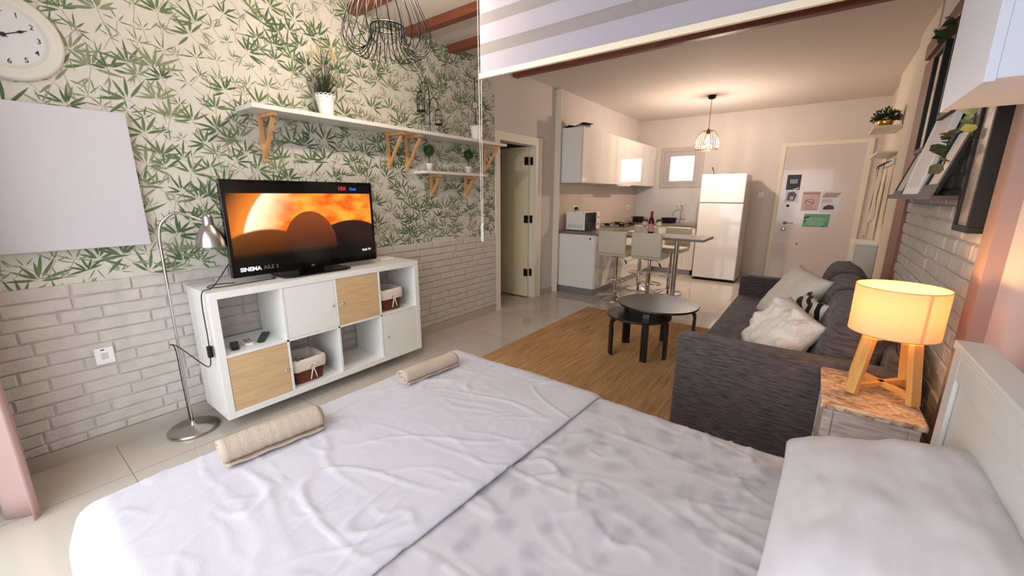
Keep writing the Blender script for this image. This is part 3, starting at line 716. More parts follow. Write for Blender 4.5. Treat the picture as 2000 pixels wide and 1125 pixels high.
mb = MB()
for a, L in ((PI/2, .11), (-PI/2, .12), (PI/2+.5, .09), (-PI/2-.4, .09), (.2, .06), (-PI/2+.5, .1)): blade(mb, (.13, 2.52, 2.045), a, L, .03, .02, .014)
mb.build('leaf', mat('dark_leaf', (24,26,18), .5), t)
mb = MB()
for k in range(5):
    a = 2*PI*k/5; mb.ell((.142, 2.50+.016*math.cos(a), 2.25+.016*math.sin(a)), .004, .012, .012, 8, 6)
mb.build('bloom', mat('pale_petal', (226,214,208), .6), t, smooth=True)
for yy_, lab in ((1.905, 'small round topiary ball in white pot, nearer the television'), (2.425, 'small round topiary ball in white pot, nearer the doorway')):
    t = thing('topiary_ball', (.1, yy_, 1.594), lab, 'potted plant', 'topiary balls on the short shelf')
    MB().lathe((.1, yy_, 1.5945), [(.022, 0), (.03, .055), (.033, .057), (.033, .066), (.028, .066), (.001, .058)], 24).build('pot', pot_w, t, smooth=True)
    MB().cyl((.1, yy_, 1.65), (.1, yy_, 1.72), .004, n=6).build('stem', grassm, t)
    mb = MB(); r = random.Random(int(yy_*100)); ctr = Vector((.1, yy_, 1.775))
    mb.ell(ctr, .04, .04, .04, 14, 10)
    for k in range(420):
        d = Vector((r.gauss(0,1), r.gauss(0,1), r.gauss(0,1))).normalized(); p = ctr+d*.036; q = ctr+d*r.uniform(.05, .062); s_ = d.orthogonal().normalized()*.003
        mb.add([p+s_, p-s_, q], [(0,1,2)])
    for k in range(26):
        a = 2*PI*k/26; blade(mb, (.1, yy_, 1.70), a, .03, .05, .02, .0022, 3)
    mb.build('foliage', green_m, t)
# small items on the wall under the shelf bracket: clear hooks row
# ================================================================ PENDANTS
def cage_pendant(name, x, y, lab, rings, wires, rw, cable_top, cable_bot, cap_r, bulb_z, m, watt, col, sock):
    t = thing(name, (x, y, bulb_z), lab, 'pendant lamp')
    MB().lathe((x, y, cable_top-.001), [(cap_r*.35, -.05), (cap_r*.8, -.04), (cap_r, -.012), (cap_r, 0)], 28).build('ceiling_rose', black_metal, t, smooth=True)
    MB().cyl((x, y, cable_bot), (x, y, cable_top-.04), .0035, n=8).build('cable', black_plastic, t)
    MB().lathe((x, y, cable_bot), [(.012, .012), (.021, 0), (.022, -sock), (.015, -sock-.005)], 20).build('lamp_holder', black_metal, t, smooth=True)
    mb = MB()
    for k in range(wires):
        a = 2*PI*k/wires; prof = rings(k)
        mb.tube(smoothpts([(x+r_*math.cos(a+tw), y+r_*math.sin(a+tw), z_) for r_, z_, tw in prof], 6), rw, 5)
    mb.build('wire_cage', m, t, smooth=True)
    e = emis(name+'_glow', col, watt[1]); MB().lathe((x, y, bulb_z), [(.012, .05), (.02, .03), (.031, 0), (.027, -.022), (.012, -.035), (.001, -.037)], 20).build('bulb', e, t, smooth=True)
    l = lamp_point(name+'_light', (x, y, bulb_z-.06), watt[0], tuple(lin(col)[:3]), .035); return t
Px, Py = .955, .87
t = cage_pendant('wire_pendant', Px, Py, 'large black wire pendant lamp flaring over the television end', lambda k: [(.03, 2.60, 0), (.06, 2.585, 0), (.12, 2.50, 0), (.185, 2.38, 0.05), (.228, 2.28, .1), (.234, 2.22, .13), (.21, 2.17, .16), (.165, 2.15, .2), (.12, 2.18, .26), (.094, 2.23, .3), (.088, 2.285, .3)],
    26, .0026, ZC, 2.60, .055, 2.50, black_metal, (26, 14), (255,236,214), .04)
for r_, z_ in ((.089, 2.285), (.03, 2.60)): MB().tube([(Px+r_*math.cos(2*PI*i/32), Py+r_*math.sin(2*PI*i/32), z_) for i in range(32)], .0036, 6, closed=True).build('ring', black_metal, t, smooth=True)
Qx, Qy = 1.585, 5.87
t = cage_pendant('dome_pendant', Qx, Qy, 'small lit dome pendant lamp hanging over the kitchen bar', lambda k: [(.03, 2.295, 0), (.09, 2.275, 0), (.135, 2.21, 0), (.157, 2.12, 0), (.158, 2.06, 0), (.145, 2.035, 0), (.11, 2.05, 0), (.078, 2.08, 0), (.07, 2.02, 0)],
    28, .0028, ZC, 2.30, .055, 2.16, mat('bronze_wire', (110,78,58), .35, .7), (60, 22), (255,232,212), .05)
for r_, z_ in ((.072, 2.02), (.158, 2.09), (.03, 2.295)): MB().tube([(Qx+r_*math.cos(2*PI*i/32), Qy+r_*math.sin(2*PI*i/32), z_) for i in range(32)], .0034, 6, closed=True).build('ring', MAT['bronze_wire'], t, smooth=True)

# ================================================================ KITCHEN
KX = .052
# kitchen wall tiles
o = MB().box(KX-.001, KX+.006, 4.30, YB, .885, 1.548).build('wall_tiles', mat('beige_wall_tile', (208,192,178), .25)); o.name = 'wall_left_tiles'; o['kind'] = 'structure'
o = MB().box(KX+.008, 1.385, YB-.008, YB, .885, 1.54).build('wall_front_tiles', tile_w); o['kind'] = 'structure'
# wall cabinets: each a unit
ys = [4.335, 4.93, 6.10, 6.68, YB-.01]; seams = [4.335, 4.86, 5.46, 6.08, 6.70, YB-.01]
names = ['gloss wall cabinet with white side panel beside the trim strip', 'gloss wall cabinet, second from the white side panel', 'gloss wall cabinet over the hob, third from the side panel', 'gloss wall cabinet, second from the window corner', 'gloss wall cabinet in the corner beside the kitchen window']
for k in range(5):
    t = thing('wall_cabinet', (.2, seams[k]+.01, 1.545), names[k], 'wall cabinet', 'gloss white wall cabinets')
    a, b_ = seams[k]+.0008, seams[k+1]-.0008
    MB().box(KX+.008, .375, a, b_, 1.55, 2.265).build('cabinet_body', white_lam, t, bevel=.001)
    MB().box(.377, .397, a+.001, b_-.001, 1.552, 2.263).build('door', white_gloss, t, bevel=.0015)
t = thing('extractor_hood', (.25, 5.77, 1.52), 'slim steel extractor hood slotted under the wall cabinets', 'extractor hood')
MB().box(.09, .40, 5.50, 6.04, 1.522, 1.549).build('body', steel, t, bevel=.002)
MB().box(.40, .43, 5.50, 6.04, 1.53, 1.546).build('front_lip', white_gloss, t, bevel=.002)
# papers on top of the wall cabinet
t = thing('paper_stack', (.22, 4.5, 2.267), 'loose dark and white papers lying on top of the end wall cabinet', 'papers')
for k in range(4):
    mb = MB(); r = random.Random(k); a0 = r.uniform(-.5, .5); ctr = Vector((.2+.04*k/4, 4.5+.02*k, 2.27+.009*k))
    def fn(u, v, a0=a0, ctr=ctr, k=k):
        x = (u-.5)*.3; y = (v-.5)*.21; z = .012*math.sin(u*5+k)+.018*abs(u-.5)*(k % 2)
        return ctr+Vector((x*math.cos(a0)-y*math.sin(a0), x*math.sin(a0)+y*math.cos(a0), z+.012))
    mb.grid(fn, 12, 3); mb.build('sheet', [mat('printed_dark', (70,60,66), .6), white_lam, mat('printed_grey', (130,122,126), .6), MAT['printed_dark']][k], t)
# base cabinets, left run
def handleless(name, x0, x1, y0, y1, z0, z1, lab, face, parts, cat='base cabinet', grp='gloss white base cabinets'):
    t = thing(name, ((x0+x1)/2, (y0+y1)/2, 0), lab, cat, grp)
    MB().box(x0, x1, y0, y1, z0, z1).build('cabinet_body', white_lam, t, bevel=.001); return t
ct = .885
t = handleless('base_cabinet', KX+.008, .628, 4.335, 4.93, .1, ct-.035, 'white base cabinet with plain end panel under the microwave', 'X', None)
MB().box(.63, .65, 4.337, 4.928, .103, ct-.038).build('door', white_gloss, t, bevel=.0015)
MB().box(KX+.01, .62, 4.345, 4.925, 0, .099).build('plinth', plinth_m, t)
MB().lathe((.56, 4.335, .80), [(.012, 0), (.012, -.004), (.004, -.006)], 14, axis='Y').build('round_hook', black_metal, t)
t = handleless('base_cabinet', KX+.008, .628, 4.932, 5.48, .1, ct-.035, 'gloss base cabinet of drawers between the end cabinet and the oven', 'X', None)
for z0, z1 in ((.103, .47), (.475, .84)): MB().box(.63, .65, 4.934, 5.478, z0, z1).build('drawer', white_gloss, t, bevel=.0015)
MB().box(KX+.01, .62, 4.934, 5.478, 0, .099).build('plinth', plinth_m, t)
t = handleless('base_cabinet', KX+.008, .628, 5.482, 6.08, .1, ct-.035, 'gloss drawer cabinet directly under the gas hob', 'X', None)
for z0, z1 in ((.103, .34), (.345, .59), (.595, .84)): MB().box(.63, .65, 5.484, 6.078, z0, z1).build('drawer', white_gloss, t, bevel=.0015)
MB().box(KX+.01, .62, 5.484, 6.078, 0, .099).build('plinth', plinth_m, t)
t = handleless('base_cabinet', KX+.008, .628, 6.082, 6.74, .1, ct-.035, 'gloss base cabinet at the inner corner of the counter', 'X', None)
MB().box(.63, .65, 6.084, 6.738, .103, ct-.038).build('door', white_gloss, t, bevel=.0015)
MB().box(KX+.01, .62, 6.084, 6.738, 0, .099).build('plinth', plinth_m, t)
t = handleless('sink_cabinet', KX+.008, 1.36, 6.76, YB-.01, .1, ct-.035, 'gloss sink cabinet along the window wall beside the refrigerator', 'Y', None)
for a, b_ in ((.655, 1.18), (1.183, 1.358)): MB().box(a, b_, 6.738, 6.758, .103, ct-.038).build('door', white_gloss, t, bevel=.0015)
MB().box(.66, 1.32, 6.78, YB-.02, 0, .099).build('plinth', plinth_m, t)
MB().prism([(KX+.008, 4.32), (.665, 4.32), (.665, 6.72), (1.375, 6.72), (1.375, YB-.009), (KX+.008, YB-.009)], 'Z', ct-.034, ct).build('worktop', counter_m, bevel=.003)
tag(bpy.data.objects['worktop'], 'grey stone-look L-shaped kitchen worktop', 'worktop')
# microwave
t = thing('microwave_oven', (.25, 4.7, ct), 'white microwave oven at the open end of the worktop', 'microwave')
MB().box(.10, .40, 4.47, 4.93, ct+.012, ct+.262).build('casing', white_lam, t, bevel=.004)
d = MB().box(.401, .418, 4.475, 4.80, ct+.016, ct+.258).build('door', black_gloss, t, bevel=.003)
MB().box(.401, .416, 4.802, 4.925, ct+.016, ct+.258).build('control_panel', white_lam, t, bevel=.003)
MB().lathe((.416, 4.86, ct+.19), [(.02, 0), (.018, .014), (.001, .014)], 20, axis='X').lathe((.416, 4.86, ct+.09), [(.02, 0), (.018, .014), (.001, .014)], 20, axis='X').build('knob', chrome, t, smooth=True)
mb = MB()
for k in range(5):
    for q in range(4): mb.box(.15+k*.045, .168+k*.045, 4.4685, 4.4695, ct+.05+q*.011, ct+.055+q*.011)
mb.build('vent_slot', mat('vent_grey', (120,124,140), .6), t)
MB().box(.12, .14, 4.5, 4.52, ct+.001, ct+.012).box(.36, .38, 4.5, 4.52, ct+.001, ct+.012).box(.12, .14, 4.88, 4.9, ct+.001, ct+.012).box(.36, .38, 4.88, 4.9, ct+.001, ct+.012).build('foot', black_plastic, t)
# sockets
def plate(x, y, z, lab, plug):
    t = thing('wall_socket', (x, y, z), lab, 'socket', 'kitchen wall sockets')
    MB().box(x, x+.01, y-.06, y+.06, z-.04, z+.04).build('plate', white_lam, t, bevel=.002)
    MB().lathe((x+.01, y-.02, z), [(.018, 0), (.018, .001)], 16, axis='X').build('socket_insert', dark_m if not plug else black_plastic, t)
    if plug: MB().lathe((x+.012, y, z), [(.024, 0), (.024, .03), (.015, .04)], 16, axis='X').cyl((x+.03, y+.02, z-.005), (x+.034, y+.07, z-.03), .004, n=6).build('plug', black_plastic, t, smooth=True)
plate(KX+.007, 4.80, 1.19, 'white socket with a black plug above the microwave', True)
plate(KX+.007, 6.9, 1.16, 'white socket on the beige tiles near the inner corner', False)
# gas hob
t = thing('gas_hob', (.36, 5.86, ct), 'stainless gas hob with black pan supports let into the worktop', 'hob')
MB().box(.10, .62, 5.45, 6.22, ct+.001, ct+.012).build('tray', steel, t, bevel=.004)
for bx_, by_ in ((.23, 5.62), (.48, 5.62), (.23, 6.05), (.48, 6.05)):
    MB().lathe((bx_, by_, ct+.012), [(.045, 0), (.045, .012), (.03, .02), (.001, .02)], 20).build('burner', black_metal, t, smooth=True)
    mb = MB()
    for k in range(4):
        a = PI/4+k*PI/2; mb.tube([(bx_+.03*math.cos(a), by_+.03*math.sin(a), ct+.04), (bx_+.1*math.cos(a), by_+.1*math.sin(a), ct+.04), (bx_+.115*math.cos(a), by_+.115*math.sin(a), ct+.014)], .005, 6)
    mb.tube([(bx_+.1*math.cos(PI/4+k*PI/2), by_+.1*math.sin(PI/4+k*PI/2), ct+.04) for k in range(4)], .005, 6, closed=True)
    mb.build('pan_support', black_metal, t)
for k in range(4): MB().lathe((.59, 5.55+.1*k, ct+.012), [(.014, 0), (.012, .018), (.001, .018)], 12).build('control_knob', black_plastic, t, smooth=True)
# pots
for x, y, r_, h, lab in ((.27, 6.95, .105, .10, 'dark round cooking pot in the corner behind the hob'), (.80, 7.10, .13, .09, 'dark wide cooking pot between the corner and the tap')):
    t = thing('cooking_pot', (x, y, ct), lab, 'pot', 'dark cooking pots on the worktop')
    MB().lathe((x, y, ct+.001), [(r_*.8, 0), (r_*.95, .01), (r_, h), (r_*1.04, h+.004), (r_*.97, h), (r_*.9, .02), (.001, .015)], 32).build('pot_body', mat('pot_black', (28,26,28), .35), t, smooth=True)
    MB().tube(smoothpts([(x-r_, y-.03, ct+h*.8), (x-r_-.03, y-.03, ct+h*.85), (x-r_-.03, y+.03, ct+h*.85), (x-r_, y+.03, ct+h*.8)]), .005, 6).tube(smoothpts([(x+r_, y-.03, ct+h*.8), (x+r_+.03, y-.03, ct+h*.85), (x+r_+.03, y+.03, ct+h*.85), (x+r_, y+.03, ct+h*.8)]), .005, 6).build('handle', MAT['pot_black'], t, smooth=True)
# sink and tap
t = thing('kitchen_sink', (1.1, 7.03, ct), 'steel drop-in sink in the worktop under the window', 'sink')
MB().box(.90, 1.34, 6.80, 6.83, ct+.001, ct+.006).box(.90, 1.34, 7.18, 7.2, ct+.001, ct+.006).box(.90, .93, 6.8, 7.2, ct+.001, ct+.006).box(1.31, 1.34, 6.8, 7.2, ct+.001, ct+.006).box(.93, 1.31, 6.83, 7.18, ct+.001, ct+.002).build('basin', steel, t)
t = thing('kitchen_tap', (.98, 7.24, ct), 'tall chrome swan-neck tap behind the kitchen sink', 'tap')
tx_, ty_ = .82+.02, 7.24; tx_ = .84
tx_ = .98
MB().lathe((tx_, ty_, ct+.001), [(.028, 0), (.028, .008), (.02, .015), (.018, .08), (.013, .1)], 20).build('base', chrome, t, smooth=True)
MB().tube(smoothpts([(tx_, ty_, ct+.09), (tx_, ty_, ct+.24), (tx_-.01, ty_-.01, ct+.30), (tx_-.05, ty_-.03, ct+.325), (tx_-.09, ty_-.05, ct+.30), (tx_-.10, ty_-.055, ct+.25)]), .011, 10).build('spout', chrome, t, smooth=True)
MB().cyl((tx_, ty_, ct+.06), (tx_+.07, ty_-.02, ct+.085), .006, n=8).build('lever', chrome, t)
# refrigerator
t = thing('refrigerator', (1.74, 6.85, 0), 'tall glossy white two-door refrigerator with freezer on top', 'refrigerator')
fx0, fx1, fy0, fy1, fz = 1.425, 2.065, 6.50, 7.12, 1.715
MB().box(fx0+.004, fx1-.004, fy0+.062, fy1, .03, fz-.01).build('cabinet_body', mat('fridge_side', (196,192,192), .2), t, bevel=.006)
MB().box(fx0, fx1, fy0, fy0+.058, 1.272, fz).build('freezer_door', white_metal, t, bevel=.012, seg=3)
MB().box(fx0, fx1, fy0, fy0+.058, .045, 1.262).build('fridge_door', white_metal, t, bevel=.012, seg=3)
MB().box(fx0+.02, fx1-.02, fy0+.05, fy1-.05, 0.0, .04).build('base', dark_m, t)
t = thing('flower_stem_vase', (1.53, 6.85, fz), 'thin dark stem ornament standing on the refrigerator', 'ornament')
MB().lathe((1.53, 6.85, fz+.001), [(.02, 0), (.022, .004), (.008, .01), (.008, .03)], 14).build('base', ink, t, smooth=True)
MB().beam((1.53, 6.85, fz+.02), (1.50, 6.85, fz+.13), .006, .008).beam((1.515, 6.85, fz+.06), (1.49, 6.85, fz+.125), .006, .006).build('stem', ink, t)
t = thing('light_switch', (2.197, YB, 1.40), 'white double light switch between refrigerator and entrance door', 'switch')
MB().box(2.155, 2.235, YB-.01, YB, 1.36, 1.44).build('plate', white_lam, t, bevel=.002)
for x in (2.163, 2.198): MB().box(x, x+.029, YB-.014, YB-.01, 1.37, 1.43).build('rocker', pot_w, t, bevel=.001)
o = MB().box(1.4, 2.40, YB-.012, YB, 0, .07).build('baseboard_front', skirt); o['kind'] = 'structure'

# papers on entrance door, each its own thing
def paper(x0, x1, z0, z1, m, lab, cat, extra=None, skew=.0):
    t = thing('poster', ((x0+x1)/2, YB-.02, z0), lab, cat)
    y = YB-.0195
    MB().add([(x0, y, z0), (x1-skew*.4, y, z0+skew*.2), (x1, y, z1), (x0+skew*.3, y, z1-skew*.1)], [(0,1,2,3)]).build('sheet', m, t)
    if extra: extra(t, y-.0008)
    return t
def ex_dark(t, y):
    mb = MB(); text_poly(mb, 'STOP', .07, (2.55, y, 1.57), (1,0,0), (0,0,1), bold=.001); text_poly(mb, 'PULL DOOR', .022, (2.555, y, 1.53), (1,0,0), (0,0,1)); mb.build('poster_lettering', pot_w, t)
    MB().add([(2.60, y, 1.484), (2.66, y, 1.478), (2.71, y, 1.50), (2.70, y, 1.512), (2.65, y, 1.492)], [(0,1,2,3,4)]).build('curved_stripe', pot_w, t)
paper(2.53, 2.715, 1.475, 1.71, mat('poster_black', (34,32,38), .4), 'black poster with white lettering, topmost by the door edge', 'poster', lambda t, y: None)
t = bpy.data.objects['poster']; y = YB-.0205
mb = MB()
for k in range(4): mb.box(2.575+k*.026, 2.593+k*.026, y-.0004, y, 1.575, 1.64)
mb.build('block_lettering', mat('poster_grey', (176,176,182), .5), t)
MB().add([(2.62, y, 1.484), (2.66, y, 1.480), (2.705, y, 1.50), (2.703, y, 1.512), (2.65, y, 1.492)], [(0,1,2,3,4)]).build('curved_stripe', pot_w, t)
def ex_b(t, y):
    MB().add([(2.56, y, 1.31), (2.66, y, 1.30), (2.69, y, 1.40), (2.64, y, 1.45), (2.57, y, 1.43)], [(0,1,2,3,4)]).build('dark_picture', mat('poster_slate', (84,86,104), .5), t)
    MB().add([(2.60, y-.0005, 1.32), (2.65, y-.0005, 1.32), (2.65, y-.0005, 1.37), (2.60, y-.0005, 1.38)], [(0,1,2,3)]).build('pale_patch', mat('poster_pale', (176,178,192), .5), t)
paper(2.535, 2.71, 1.28, 1.46, mat('poster_lav', (206,206,220), .4), 'grey picture sheet taped under the black poster', 'poster', ex_b)
def ex_c(t, y):
    mb = MB(); n = 24; c0_ = (2.87, 1.285); vs = []
    for r_ in (.06, .05): vs += [(c0_[0]+r_*math.cos(2*PI*i/n), y, c0_[1]+r_*.9*math.sin(2*PI*i/n)) for i in range(n)]
    mb.add(vs, [(i, (i+1) % n, n+(i+1) % n, n+i) for i in range(n)])
    mb.add([(2.82, y, 1.30), (2.83, y, 1.31), (2.925, y, 1.27), (2.915, y, 1.26)], [(0,1,2,3)]); mb.build('no_entry_ring', mat('poster_rust', (150,92,92), .5), t)
    MB().add([(2.77, y, 1.405), (2.99, y, 1.405), (2.99, y, 1.43), (2.77, y, 1.43)], [(0,1,2,3)]).build('heading_bar', mat('poster_taupe', (166,138,138), .5), t)
    mb = MB()
    for k in range(3): mb.box(2.80, 2.97-.03*k, y-.0004, y, 1.17+k*.02, 1.178+k*.02)
    mb.build('text_line', MAT['poster_taupe'], t)
paper(2.765, 3.0, 1.15, 1.45, mat('poster_pink', (206,182,182), .4), 'pinkish notice with a crossed ring sign on the entrance door', 'notice', ex_c, .02)
def ex_d(t, y):
    MB().add([(3.01, y, 1.36), (3.2, y, 1.36), (3.25, y, 1.43), (3.06, y, 1.43)], [(0,1,2,3)]).build('photo_strip', mat('poster_sand', (176,152,140), .5), t)
    MB().add([(3.05, y, 1.17), (3.19, y, 1.18), (3.18, y, 1.23), (3.12, y, 1.25), (3.06, y, 1.22)], [(0,1,2,3,4)]).build('dark_photo', mat('poster_umber', (84,52,50), .5), t)
    mb = MB()
    for k in range(3): mb.box(3.03, 3.15, y-.0004, y, 1.28+k*.02, 1.287+k*.02)
    mb.build('text_line', MAT['poster_taupe'], t)
paper(3.01, 3.25, 1.13, 1.45, mat('poster_bluewhite', (214,216,232), .4), 'white information sheet with small photographs on the entrance door', 'notice', ex_d, .02)
def ex_e(t, y):
    mb = MB()
    for k in range(5): mb.box(2.86, 3.12-.02*(k % 3), y-.0004, y, .93+k*.025, .938+k*.025)
    mb.build('text_line', mat('poster_mint', (176,216,200), .5), t)
    MB().add([(2.83, y, 1.03), (2.83, y, 1.05), (2.90, y, 1.07), (2.91, y, 1.055), (2.86, y, 1.03)], [(0,1,2,3,4)]).add([(3.08, y, .90), (3.13, y, .94), (3.13, y, .96), (3.07, y, .915)], [(0,1,2,3)]).add([(2.83, y, .995), (2.89, y, .99), (2.89, y, .98), (2.83, y, .98)], [(0,1,2,3)]).build('leaf_mark', mat('poster_deepgreen', (12,70,52), .5), t)
paper(2.825, 3.16, .90, 1.105, mat('poster_green', (96,158,128), .4), 'green printed notice lowest in the group on the entrance door', 'notice', ex_e, .02)

# ================================================================ BAR TABLE AND STOOLS
t = thing('bar_table', (1.3, 4.74, 0), 'narrow grey breakfast bar reaching out from the kitchen counter on one steel post', 'table')
MB().box(.668, 1.965, 4.46, 5.03, .838, .87).build('table_top', counter_m, t, bevel=.004)
MB().cyl((1.60, 4.72, .012), (1.60, 4.72, .838), .03, n=24).build('post', steel, t, smooth=False)
MB().lathe((1.60, 4.72, 0), [(.055, 0), (.055, .008), (.034, .016), (.031, .03)], 24).lathe((1.60, 4.72, .815), [(.031, 0), (.045, .016), (.045, .023)], 24).build('flange', steel, t, smooth=True)
def make_stool():
    t = thing('bar_stool', (0, 0, 0), 'x', 'bar stool', 'cream bar stools around the breakfast bar')
    MB().lathe((0,0,0), [(.195, 0), (.197, .004), (.19, .01), (.12, .022), (.06, .045), (.038, .06), (.034, .11)], 40).build('base', chrome, t, smooth=True)
    MB().cyl((0,0,.1), (0,0,.42), .030, n=32).cyl((0,0,.42), (0,0,.60), .021, n=32).build('gas_lift', chrome, t)
    ring = [(.0, .02, .27)]+[(.15*math.cos(a), .05+.13*math.sin(a), .27) for a in [(-.6+i*(PI+1.2)/14) for i in range(15)]]
    MB().tube([(.028, .0, .27)]+[(.14*math.cos(a), .06+.12*math.sin(a), .265) for a in [(-.35+i*(PI+.7)/14) for i in range(15)]]+[(-.028, 0, .27)], .009, 8).lathe((0,0,.255), [(.031, 0), (.031, .03)], 20).build('foot_ring', chrome, t, smooth=True)
    MB().box(-.06, .06, -.06, .06, .585, .605).build('seat_plate', black_metal, t)
    MB().tube([(.03, 0, .59), (.10, -.02, .575), (.13, -.03, .545)], .004, 6).build('lever', chrome, t)
    MB().cyl((.125, -.028, .55), (.155, -.045, .51), .009, n=10).build('lever_grip', black_plastic, t)
    MB().box(-.19, .19, -.17, .20, .605, .675).build('seat', cream_leather, t, bevel=.022, seg=4, smooth=True)
    mb = MB(); mb.prism([(-.205, .645), (-.172, .637), (-.168, .90), (-.175, .935), (-.215, .935), (-.22, .90)], 'X', -.185, .185)
    mb.build('backrest', cream_leather, t, bevel=.016, seg=4, smooth=True)
    return t
st = make_stool()
spots = [(.93, 4.40, 0, 'cream bar stool by the white end cabinet, its back to the coffee tables'), (1.37, 4.40, 0.03, 'cream bar stool with its back to the coffee tables, nearer the table post'),
         (.96, 5.22, PI, 'cream bar stool behind the breakfast bar, nearer the counter'), (1.40, 5.24, PI-.1, 'cream bar stool behind the breakfast bar, nearer the refrigerator')]
for i, (x, y, a, lab) in enumerate(spots):
    o = st if i == 0 else copy_tree(st)
    o.location = (x, y, 0); o.rotation_euler.z = a; o['label'] = lab
# bottle and glasses
bz = .871
t = thing('wine_bottle', (1.235, 4.76, bz), 'red wine bottle with a pink label on the breakfast bar', 'bottle')
MB().lathe((1.235, 4.76, bz), [(.036, 0), (.038, .006), (.038, .18), (.032, .205), (.015, .235), (.0135, .29), (.016, .292), (.016, .305), (.001, .305)], 28).build('bottle_body', red_glass, t, smooth=True)
MB().lathe((1.235, 4.76, bz), [(.0386, .04), (.0386, .14)], 28, caps=False).build('bottle_label', label_pink, t, smooth=True)
MB().lathe((1.235, 4.76, bz), [(.0145, .25), (.0172, .285), (.0172, .307), (.001, .308)], 20, caps=False).build('foil_cap', mat('foil_red', (140,50,70), .3, .5), t, smooth=True)
for x, y, lab in ((1.155, 4.74, 'stemmed wine glass beside the bottle, on the counter side'), (1.33, 4.78, 'stemmed wine glass beside the bottle, on the post side')):
    o = MB().lathe((x, y, bz), [(.033, 0), (.033, .002), (.006, .006), (.0035, .012), (.0035, .085), (.012, .095), (.034, .12), (.039, .15), (.033, .2), (.0322, .2), (.0375, .15), (.032, .122), (.01, .1), (.001, .098)], 28, caps=False).build('wine_glass', clear_glass, smooth=True, loc=(x, y, bz)); tag(o, lab, 'wine glass', 'wine glasses on the breakfast bar')

# ================================================================ RUG, COFFEE TABLES
def rg(u, v):
    x = .835+u*1.75; y = 1.15+v*2.63
    return (x, y, .012+.0015*noise.noise(Vector((x*9, y*5, 0))))
mb = MB(); mb.grid(rg, 90, 40); mb.box(.835, 2.585, 1.15, 3.78, .0005, .0105)
tag(mb.build('jute_rug', jm, loc=(.835, 1.15, 0)), 'rectangular brown jute rug with long stripes under the round tables', 'rug')
RZ = .0145
def round_table(name, cx, cy, R, H, legs, lab, th=.022, lw=.055):
    t = thing(name, (cx, cy, RZ), lab, 'coffee table', 'nested round black coffee tables')
    MB().lathe((cx, cy, H-th), [(R-.012, 0), (R-.002, .006), (R, .012), (R-.001, th-.003), (R-.004, th)], 64).build('table_top', black_top, t)
    for a in legs:
        d = Vector((math.cos(a), math.sin(a), 0)); s_ = Vector((-math.sin(a), math.cos(a), 0))*lw/2; o_ = Vector((cx, cy, 0)); tt = .02
        path = [(R*.45, H-th-.001), (R*.82, H-th-.001), (R*.90, H-th-.012), (R*.945, H-th-.045), (R*.95, H-th-.09), (R*.95, RZ+.001)]
        inn = [(R*.45, H-th-tt), (R*.80, H-th-tt), (R*.87, H-th-tt-.01), (R*.90, H-th-.06), (R*.95-tt, H-th-.1), (R*.95-tt, RZ+.001)]
        mb = MB(); n = len(path); vs = []
        for (r_, z_) in path+inn: vs += [o_+d*r_+Vector((0,0,z_))+s_, o_+d*r_+Vector((0,0,z_))-s_]
        fs = []
        for i in range(n-1):
            fs += [(2*i, 2*i+1, 2*i+3, 2*i+2), (2*(n+i), 2*(n+i)+2, 2*(n+i)+3, 2*(n+i)+1), (2*i, 2*i+2, 2*(n+i)+2, 2*(n+i)), (2*i+1, 2*(n+i)+1, 2*(n+i)+3, 2*i+3)]
        fs += [(0, 2*n, 2*n+1, 1), (2*n-2, 2*n-1, 4*n-1, 4*n-2)]
        mb.add(vs, fs); mb.build('leg', black_wood, t, weld=True)
    return t
round_table('round_coffee_table', 1.985, 2.79, .335, .465, [-1.55, .05, 1.62, 2.95], 'larger round black coffee table with bent wood legs on the jute rug')
round_table('round_side_table', 1.87, 2.66, .27, .375, [-2.35, -.05, 2.3], 'smaller black table tucked under the larger coffee table')

# ================================================================ SOFA
t = thing('sofa', (2.97, 2.75, 0), 'long charcoal fabric sofa bed standing against the brick wall', 'sofa')
MB().box(2.50, 3.40, 1.70, 3.79, .05, .25).build('base', sofa_m, t, bevel=.02, smooth=True)
MB().box(2.462, 3.42, 1.565, 1.70, .03, .62).build('armrest', sofa_m, t, bevel=.022, seg=4, smooth=True)
MB().box(2.47, 3.42, 3.79, 3.92, .03, .61).build('armrest', sofa_m, t, bevel=.022, seg=4, smooth=True)
MB().box(2.47, 3.12, 1.703, 3.787, .25, .425).build('seat_cushion', sofa_m, t, bevel=.03, seg=4, smooth=True)
MB().box(3.34, 3.45, 1.62, 3.87, .05, .70).build('back_frame', sofa_m, t, bevel=.03, seg=4, smooth=True)
for k, (a, b_) in enumerate(((1.715, 2.40), (2.405, 3.09), (3.095, 3.78))):
    M = Matrix.Translation((3.22, (a+b_)/2, .615)) @ Matrix.Rotation(math.radians(-90), 4, 'Z') @ Matrix.Rotation(math.radians(-14), 4, 'X')
    mb = MB(); mb.cushion(b_-a+.01, .46, .25, 24, M, .006, k*3.3, pinch=.02, ex=6)
    mb.build('back_cushion', sofa_m, t, smooth=True, weld=True)
for x, y in ((2.63, 1.62), (2.63, 3.86), (3.36, 1.62), (3.36, 3.86)): MB().cyl((x, y, 0), (x, y, .04), .02, n=12).build('foot', black_plastic, t)

def throw(name, ctr, rx, ry, rz, w_, h, th, m, lab, seed, cr=.008, pinch=.12):
    M = Matrix.Translation(ctr) @ Euler((rx, ry, rz)).to_matrix().to_4x4()
    mb = MB(); mb.cushion(w_, h, th, 26, M, cr, seed, pinch); o = mb.build(name, m, smooth=True, weld=True, loc=ctr); tag(o, lab, 'cushion', 'cushions on the sofa'); return o
throw('throw_pillow', (2.93, 2.82, .655), math.radians(-34), math.radians(6), math.radians(-62), .44, .46, .17, cushion_w, 'large cream cushion at the far end of the sofa seat', 4, .006, .06)
